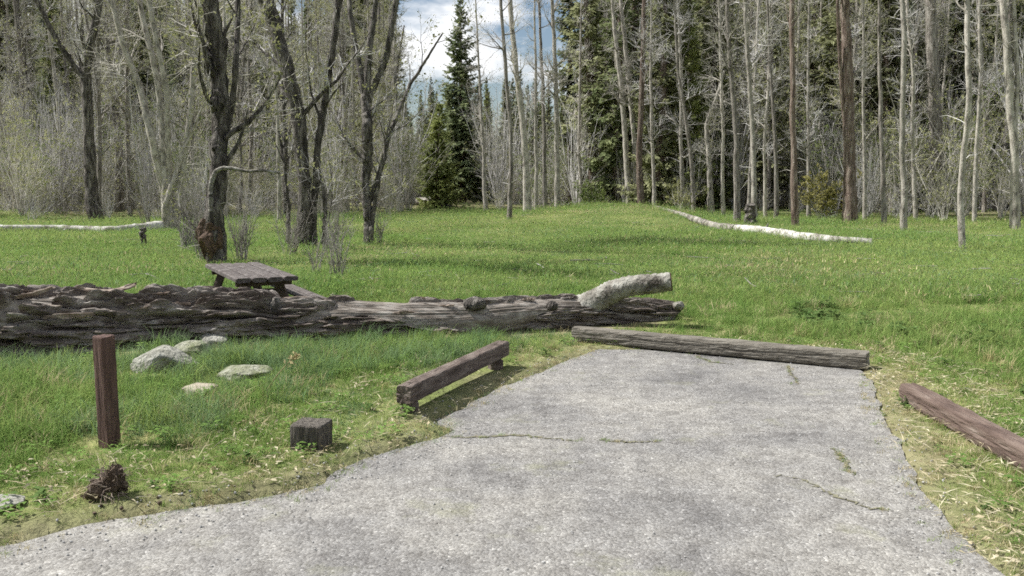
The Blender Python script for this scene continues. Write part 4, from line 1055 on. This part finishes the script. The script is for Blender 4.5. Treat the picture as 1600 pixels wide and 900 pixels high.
def scatter(name, protos, pts, rz, sc, idx, tilt=None, **props):
    """one 'stuff' object: points carrying rotation / scale / choice, instanced by geometry nodes"""
    coll = bpy.data.collections.new(name + ' kinds')
    for q, me in enumerate(protos):
        o = bpy.data.objects.new('%s_kind_%02d' % (name, q), me); coll.objects.link(o)
    me = bpy.data.meshes.new(name); n = len(pts)
    me.vertices.add(n); me.vertices.foreach_set('co', np.asarray(pts, np.float32).ravel())
    rot = np.zeros((n, 3), np.float32); rot[:, 2] = rz
    if tilt is not None: rot[:, :2] = tilt
    a = me.attributes.new('rot', 'FLOAT_VECTOR', 'POINT'); a.data.foreach_set('vector', rot.ravel())
    sc = np.asarray(sc, np.float32)
    if sc.ndim == 1: sc = np.repeat(sc[:, None], 3, 1)
    a = me.attributes.new('sc', 'FLOAT_VECTOR', 'POINT'); a.data.foreach_set('vector', np.ascontiguousarray(sc).ravel())
    a = me.attributes.new('pick', 'INT', 'POINT'); a.data.foreach_set('value', np.asarray(idx, np.int32))
    ng = bpy.data.node_groups.new(name + ' scatter', 'GeometryNodeTree')
    ng.interface.new_socket('Geometry', in_out='INPUT', socket_type='NodeSocketGeometry')
    ng.interface.new_socket('Geometry', in_out='OUTPUT', socket_type='NodeSocketGeometry')
    N, Lk = ng.nodes, ng.links
    gi, go = N.new('NodeGroupInput'), N.new('NodeGroupOutput')
    iop = N.new('GeometryNodeInstanceOnPoints'); ci = N.new('GeometryNodeCollectionInfo')
    ci.inputs['Collection'].default_value = coll; ci.inputs['Separate Children'].default_value = True; ci.inputs['Reset Children'].default_value = True
    def attr(nm, ty):
        x = N.new('GeometryNodeInputNamedAttribute'); x.data_type = ty; x.inputs['Name'].default_value = nm
        return x.outputs['Attribute']
    m2p = N.new('GeometryNodeMeshToPoints')
    Lk.new(gi.outputs[0], m2p.inputs['Mesh']); Lk.new(m2p.outputs[0], iop.inputs['Points'])
    Lk.new(ci.outputs[0], iop.inputs['Instance']); iop.inputs['Pick Instance'].default_value = True
    Lk.new(attr('pick', 'INT'), iop.inputs['Instance Index'])
    e2r = N.new('FunctionNodeEulerToRotation'); Lk.new(attr('rot', 'FLOAT_VECTOR'), e2r.inputs[0]); Lk.new(e2r.outputs[0], iop.inputs['Rotation'])
    Lk.new(attr('sc', 'FLOAT_VECTOR'), iop.inputs['Scale']); Lk.new(iop.outputs[0], go.inputs[0])
    o = link(name, me, kind='stuff', **props)
    md = o.modifiers.new('scatter', 'NODES'); md.node_group = ng
    return o

# far mass of the wood
rng = np.random.default_rng(95)
jb = [join_mesh('far bare tree', *bare_p[q]) for q in range(7)]; jc = [join_mesh('far conifer', *con_p[q]) for q in range(6)]
pts, rz, sc, ix = [], [], [], []
while len(pts) < 620:
    y = rng.uniform(82, 165); x = rng.uniform(-.72, .72) * y; s = x / y
    g = gap(x, y)
    con = rng.uniform() < (.75 if s > .1 else (.6 if g else .30))
    if g:
        if rng.uniform() < .3: continue
        tgt = rng.uniform(7, 12.5) * y / 100 if con else rng.uniform(5, 9) * y / 100
        q = int(rng.integers(6)) if con else int(rng.integers(7)); z = tgt / cm_bb[('c' if con else 'b', q)][0][2]
    else:
        q = int(rng.integers(6)) if con else int(rng.integers(7)); z = rng.uniform(.95, 1.4) * (1 + (y - 82) / 140)
    pts.append((x, y, hz(x, y) - .1)); rz.append(rng.uniform(0, 6.28)); sc.append(z); ix.append(q + 7 if con else q)
scatter('distant_wood', jb + jc, pts, np.array(rz), sc, ix, label='far mass of bare trees and conifers behind the wood edge', category='wood')

# twiggy undergrowth through the wood
us = [join_mesh('undergrowth', *shrub_meshes(np.random.default_rng(400 + q), [2.4, 4.8, 6.0, 4.2, 2.0][q], [18, 22, 20, 24, 20][q], [1.0, .45, .38, .55, 1.2][q], ['twig', 'twig_tan', 'twig', 'twig_tan', 'twig'][q],
                     ['bud', 'bud', 'bud', 'shrub_green', 'bud'][q], [200, 1300, 300, 1500, 300][q], (.025, .06), 6)) for q in range(5)]
pts, sc = [], []
while len(pts) < 760:
    y = rng.uniform(38, 95); x = rng.uniform(-.66, .66) * y
    e = y - wood_edge(x)
    if e < -1.5 + 3 * vnoise(x * .3, y * .3, 5): continue
    if -.115 < x / y < -.02 and y < 69: continue
    if e > 18 and rng.uniform() < .5: continue
    pts.append((x, y, hz(x, y))); sc.append(rng.uniform(.4, 1.5) * (.6 if e < 2 else 1))
n = len(pts)
scatter('undergrowth', us, pts, rng.uniform(0, 6.28, n), sc, rng.integers(0, 5, n), label='thicket of bare twiggy undergrowth at the feet of the trees', category='undergrowth')

# ------------------------------------------------------------------ grass and ground cover
def tuft(rng, n, H, w, spread, lean, m, seg=3):
    b = rng.normal(0, spread, (n, 3)) * [1, 1, 0]; az = rng.uniform(0, 2 * math.pi, n); ln = np.abs(rng.normal(0, lean, n)) + .08
    h = H * rng.uniform(.45, 1.1, n); out = np.stack([np.cos(az), np.sin(az), 0 * az], 1); sd = np.stack([-np.sin(az + rng.normal(0, .6, n)), np.cos(az), 0 * az], 1)
    V, F = [], []
    for j in range(seg + 1):
        s = j / seg; c = b + out * (h * ln * s ** 1.8)[:, None] + np.array([0, 0, 1]) * (h * (s - .35 * np.minimum(ln, 1) * s ** 2.4))[:, None]
        ww = w * (1 - s ** 1.6) * rng.uniform(.7, 1.2, n)
        V += [c - sd * ww[:, None] / 2, c + sd * ww[:, None] / 2]
    V = np.stack(V, 1); k = 2 * (seg + 1)
    q = np.array([[2 * j, 2 * j + 1, 2 * j + 3, 2 * j + 2] for j in range(seg)])
    mb = MB(); mb.add(V.reshape(-1, 3), (q[None] + (np.arange(n) * k)[:, None, None]).reshape(-1, 4)); return mb.mesh('tuft', m, True)
rng = np.random.default_rng(120)
GM = ['g_green', 'g_fresh', 'g_blue', 'g_dry']
near_t = []          # 0..11: four colours x three shapes
for c in GM:
    near_t += [tuft(rng, 24, .09, .0058, .05, .7, M[c], 2), tuft(rng, 22, .15, .0062, .055, .8, M[c], 2), tuft(rng, 20, .24, .0065, .05, .7, M[c], 4)]
far_t = []
for c in GM:
    far_t += [tuft(rng, 64, .10, .007, .26, .55, M[c], 2), tuft(rng, 64, .12, .010, .46, .55, M[c], 2)]
def logdist(x, y): return np.abs(y - log_axis(x)) + np.maximum(0, x - 1.9) * 2
# near lawn
n = 42000
y = rng.uniform(3.0, 14.0, n); x = rng.uniform(-.66, .66, n) * y
d = pave_dist(x, y)
ld = y - log_axis(x); onlog = (ld < .38) & (ld > -.40 - .30 * (x < -2.4)) & (x < 1.85)
ra, rb = a0[:2], a1[:2]; rt = np.clip(((x - ra[0]) * (rb - ra)[0] + (y - ra[1]) * (rb - ra)[1]) / ((rb - ra) @ (rb - ra)), 0, 1)
onlog |= (np.hypot(x - ra[0] - rt * (rb - ra)[0], y - ra[1] - rt * (rb - ra)[1]) < .16)
wet = fbm(x * .9, y * .9, 51); clump = fbm(x * 2.4, y * 2.4, 55, 3)
right = x > .5
keep = (d > -.15) & ~onlog & ~((d < .03) & (rng.uniform(0, 1, n) < .35 - 3.6 * d))
keep &= rng.uniform(0, 1, n) < np.where(d < .35, .65 + .9 * np.maximum(d, 0), .95) * sstep(.22, .5, clump + .12)
# worn verge, thinner lower right
keep &= ~((x > 2.0) & (y < 5.5) & (d < .4) & (rng.uniform(0, 1, n) < .3))
near_s = np.zeros(n)
for sx_, sy_, sw_, sd_ in STONES:
    q = np.hypot((x - sx_) / (sw_ * .5), (y - sy_ + .08) / (sd_ * .5 + .10)); keep &= q > .72; near_s = np.maximum(near_s, sstep(2.2, 1.0, q))
near_s = np.maximum(near_s, sstep(.5, .15, np.hypot(x - G(172, 704)[0], y - G(172, 704)[1] + .1)))
x, y, d, ld, wet, clump, right, near_s = (a[keep] for a in (x, y, d, ld, wet, clump, right, near_s)); n = len(x)
u = rng.uniform(0, 1, n)
dryp = np.clip(.10 + .34 * sstep(.7, .05, d) + .10 * (vnoise(x * 1.5, y * 1.5, 61) - .5), 0, .6)
foot = (ld < -.3) & (ld > -1.5) & (x > -3.6) & (x < .6)
blue = np.maximum(sstep(.48, .60, wet) * (ld < 0) * (~right), .75 * foot)
cidx = np.where(u < dryp, 3, np.where(u < dryp + .42 * blue, 2, np.where(u < dryp + .42 * blue + .32 + .25 * sstep(1.2, .2, d), 1, 0)))
tall = sstep(.8, 2.0, d) * (.35 + 1.1 * sstep(.42, .66, clump)) * np.where(ld > .3, .45, 1) * np.where(right, .75, 1)
sh = np.where(rng.uniform(0, 1, n) < tall * .55, 2, np.where(rng.uniform(0, 1, n) < .25 + .5 * tall, 1, 0))
sh = np.where(foot & (rng.uniform(0, 1, n) < .5) & (x > -2.3), 2, sh)
sh = np.where(d < .25, 0, sh)
sc = rng.uniform(.6, 1.2, n) * np.interp(d, [0, .3, 1.4], [.45, .55, .85]) * np.where(ld < 0, np.interp(-ld, [.3, 1.3], [.6, 1]), 1) * (1 - .38 * near_s)
scatter('grass', near_t, np.stack([x, y, np.where(d < 0, np.maximum(height(x, y), 0), height(x, y)) - .01], 1), rng.uniform(0, 6.28, n), np.stack([sc * 1.05, sc * 1.05, sc * rng.uniform(.8, 1.2, n)], 1), cidx * 3 + sh,
        rng.normal(0, .12, (n, 2)), label='uneven green grass with straw around the pad, stones and trunk', category='grass')
# meadow beyond
n = 38000
y = 12.5 + 47 * rng.uniform(0, 1, n) ** 1.5; x = rng.uniform(-.66, .66, n) * y
e = y - wood_edge(x)
mdn = fbm(x * .35, y * .35, 71); m2 = fbm(x * .12, y * .3, 75, 3)
keep = (rng.uniform(0, 1, n) < np.where(e > 0, np.exp(-e / 4), 1)) & (rng.uniform(0, 1, n) < .55 + .6 * mdn)
x, y, mdn, m2 = x[keep], y[keep], mdn[keep], m2[keep]; n = len(x); u = rng.uniform(0, 1, n)
dp = fbm(x * .22 + 9, y * .4, 77, 4)
pd = .03 + .05 * sstep(.5, .7, mdn) + .22 * sstep(.56, .70, dp); pf = .26 + .42 * sstep(.38, .62, m2); pb = .14
cidx = np.where(u < pd, 3, np.where(u < pd + pb, 2, np.where(u < pd + pb + pf, 1, 0)))
sh = np.where(y > 20, 1, (rng.uniform(0, 1, n) < .4).astype(int))
sc = rng.uniform(.6, 1.2, n) * (1 + .012 * np.maximum(0, y - 15)) * (.55 + 1.0 * fbm(x * .9, y * .9, 79, 3))
scatter('meadow_grass', far_t, np.stack([x, y, height(x, y) - .01], 1), rng.uniform(0, 6.28, n), np.stack([sc * 1.15, sc * 1.15, sc * (.30 + .6 * mdn)], 1), cidx * 2 + sh,
        rng.normal(0, .08, (n, 2)), label='short meadow grass stretching from the fallen trunk to the wood', category='grass')
# tall blue-green tufts between the stones, the trunk and the rail
tt = [tuft(rng, 46, .26, .0065, .07, .75, M[c], 4) for c in ('g_blue', 'g_blue', 'g_green')]
n = 420; x = rng.uniform(-4.6, -.2, n); y = log_axis(x) - rng.uniform(.45, 2.0, n); k_ = (pave_dist(x, y) > .75) & (fbm(x * 1.7, y * 1.7, 63) > .44)
for sx_, sy_, sw_, sd_ in STONES: k_ &= np.hypot((x - sx_) / (sw_ * .5), (y - sy_ + .12) / (sd_ * .5 + .16)) > 1.0
x, y = x[k_], y[k_]; n = len(x)
scatter('tall_grass', tt, np.stack([x, y, height(x, y) - .01], 1), rng.uniform(0, 6.28, n), rng.uniform(.45, 1.05, n), rng.integers(0, 3, n), rng.normal(0, .12, (n, 2)),
        label='tall blue-green grass tufts between the fallen trunk and the raised rail', category='grass')
# grass in the pavement cracks
pts = []
for p in cr_pts:
    for _ in range(26):
        q = p[rng.integers(len(p))]
        if vnoise(q[0] * 4, q[1] * 4, 81) > .42: pts.append((q[0] + rng.normal(0, .012), q[1] + rng.normal(0, .012), 0))
n = len(pts)
scatter('crack_grass', near_t, np.array(pts), rng.uniform(0, 6.28, n), rng.uniform(.14, .30, n), rng.choice([0, 3, 9], n, p=[.25, .4, .35]), label='tiny tufts of grass growing in the pavement cracks', category='grass')

# broad-leaved weeds: dark patch on the right, single rosettes elsewhere
def weed(rng, n, H, L, m):
    mb = MB(); az = rng.uniform(0, 6.28, n); el = rng.uniform(.2, 1.2, n); h = rng.uniform(.1, 1, n) * H
    d = np.stack([np.cos(az) * np.cos(el), np.sin(az) * np.cos(el), np.sin(el) * .6], 1); s = np.stack([-np.sin(az), np.cos(az), 0 * az], 1)
    b = np.stack([rng.normal(0, .05, n), rng.normal(0, .05, n), h], 1); l = L * rng.uniform(.5, 1.1, n)[:, None]
    V = np.stack([b, b + d * l * .5 + s * l * .24, b + d * l - [0, 0, .02], b + d * l * .5 - s * l * .24], 1)
    mb.add(V.reshape(-1, 3), np.arange(n * 4).reshape(-1, 4)); return mb.mesh('weed', m, True)
wk = [weed(rng, 34, .14, .12, M['g_dark']), weed(rng, 26, .10, .10, M['g_dark']), weed(rng, 26, .10, .08, M['g_green'])]
pts, ix = [], []
for px, py, k_, sx in [(1262, 500, 8, 22), (1300, 505, 12, 40), (1350, 512, 12, 45), (1400, 520, 5, 30), (1500, 535, 7, 60), (1280, 490, 5, 20), (1570, 530, 4, 40)]:
    for _ in range(k_):
        p = G(px + rng.normal(0, sx * .6), py + rng.normal(0, 7)); pts.append((p[0], p[1], hz(p[0], p[1]))); ix.append(int(rng.integers(2)))
scatter('dark_weeds', wk, np.array(pts), rng.uniform(0, 6.28, len(pts)), rng.uniform(.6, 1.15, len(pts)), ix, label='patch of dark broad-leaved weeds in the grass on the right', category='weeds')
n = 500; y = rng.uniform(3.6, 9, n); x = rng.uniform(-.6, .62, n) * y; d = pave_dist(x, y); k_ = (d > .15) & (np.abs(y - log_axis(x)) > .4); x, y = x[k_], y[k_]; n = len(x)
scatter('low_weeds', wk, np.stack([x, y, height(x, y)], 1), rng.uniform(0, 6.28, n), rng.uniform(.3, .75, n), rng.choice([1, 2], n, p=[.15, .85]), label='small leafy weeds scattered through the near grass', category='weeds')

# dead leaves and straw on the verge
def litter_mesh(n, region, size, name, label, aspect=.45):
    y = rng.uniform(3.2, 9, n * 6); x = rng.uniform(-.63, .63, n * 6) * y; d = pave_dist(x, y)
    k_ = region(x, y, d); x, y = x[k_][:n], y[k_][:n]; n = len(x)
    c = np.stack([x, y, height(x, y) + rng.uniform(.01, .055, n)], 1)
    az = rng.uniform(0, 6.28, n); a = np.stack([np.cos(az), np.sin(az), rng.normal(0, .3, n)], 1); b = norm(np.cross(a, [0, 0, 1.]) + np.stack([0 * az, 0 * az, rng.normal(0, .4, n)], 1))
    s = rng.uniform(size[0], size[1], n)[:, None]
    k1, k2 = rng.uniform(-.5, .7, (2, n, 1)); V = np.stack([c - a * s, c + a * s * k1 - b * s * aspect * rng.uniform(.5, 1.4, (n, 1)) + [0, 0, .006], c + a * s, c + a * s * k2 + b * s * aspect * rng.uniform(.5, 1.4, (n, 1)) + [0, 0, .004]], 1)
    mb = MB(); mb.add(V.reshape(-1, 3), np.arange(n * 4).reshape(-1, 4)); link(name, mb.mesh(name, M['litter'], False), kind='stuff', label=label, category='litter')
litter_mesh(1500, lambda x, y, d: (d > -.02) & (d < 1.0) & (rng.uniform(0, 1, len(x)) < .15 + .85 * sstep(.62, .4, fbm(x * 1.6, y * 1.6, 91))) & ((x > 1.8) | (x < -.5)), (.008, .022), 'leaf_litter', 'pale dead leaves lying in the grass beside the pavement')
litter_mesh(2600, lambda x, y, d: (d > -.06) & (d < 1.0) & (y < 8.3) & (rng.uniform(0, 1, len(x)) < np.where(x > 1.5, 1, .4)), (.02, .075), 'straw', 'dry straw stalks strewn along the pavement edges', .035)
# loose chippings on the seal
n = 6500; y = rng.uniform(2.9, 8.8, n); x = rng.uniform(-.6, .55, n) * y; d = pave_dist(x, y); k_ = (d < .14) & (rng.uniform(0, 1, n) < .06 + .94 * sstep(-.45, -.02, d)); x, y = x[k_], y[k_]; zg = np.where(d[k_] < 0, .003, height(x, y) + .004); n = len(x)
v, f = ico(1); mbc = MB()
for q in range(n):
    mbc.add(v * rng.uniform(.003, .008) * rng.uniform(.6, 1.3, 3) + [x[q], y[q], zg[q]], f)
link('loose_gravel', mbc.mesh('loose gravel', M['chip'], False), kind='stuff', label='loose stone chippings along the pavement', category='gravel')
# one leaning dry stalk by the stones
p0 = G(408, 628); p0[2] = hz(p0[0], p0[1]); p1 = p0 + np.array([.26, .05, .30])
mb = MB(); P = resample([p0 - [0, 0, .03], (p0 + p1) / 2 + [-.01, 0, .01], p1], 10); tubes(mb, P[None], np.linspace(.006, .003, 10)[None], 6)
t = thing('dry_stalk', 'leaning pale dry stalk in tall grass right of the stones', 'plant', loc=tuple(p0))
child_mesh('stem', mb.mesh('stalk', M['g_dry']), t)
mb = MB(); leaves(mb, P[None, 7:], 26, rng, (.012, .03), 0, .018); child_mesh('seed_head', mb.mesh('seed head', M['g_dry']), t)
# small dead branches fallen in the meadow
n = 260; y = 12 + 32 * rng.uniform(0, 1, n) ** 1.2; x = rng.uniform(-.62, .62, n) * y; az = rng.uniform(0, 6.28, n); L = rng.uniform(.15, .6, n)
P = np.zeros((n, 4, 3)); P[:, 0] = np.stack([x, y, height(x, y) + .05], 1); dr = np.stack([np.cos(az), np.sin(az), rng.normal(0, .06, n)], 1)
for j in range(1, 4):
    dr = norm(dr + rng.normal(0, .18, (n, 3)) * [1, 1, .3]); P[:, j] = P[:, j - 1] + dr * (L / 3)[:, None]
mb = MB(); tubes(mb, P, rng.uniform(.006, .014, n)[:, None] * np.array([1, .9, .75, .5])[None], 5)
link('fallen_twigs', mb.mesh('fallen twigs', M['brush']), kind='stuff', label='small dead twigs strewn over the meadow', category='litter')
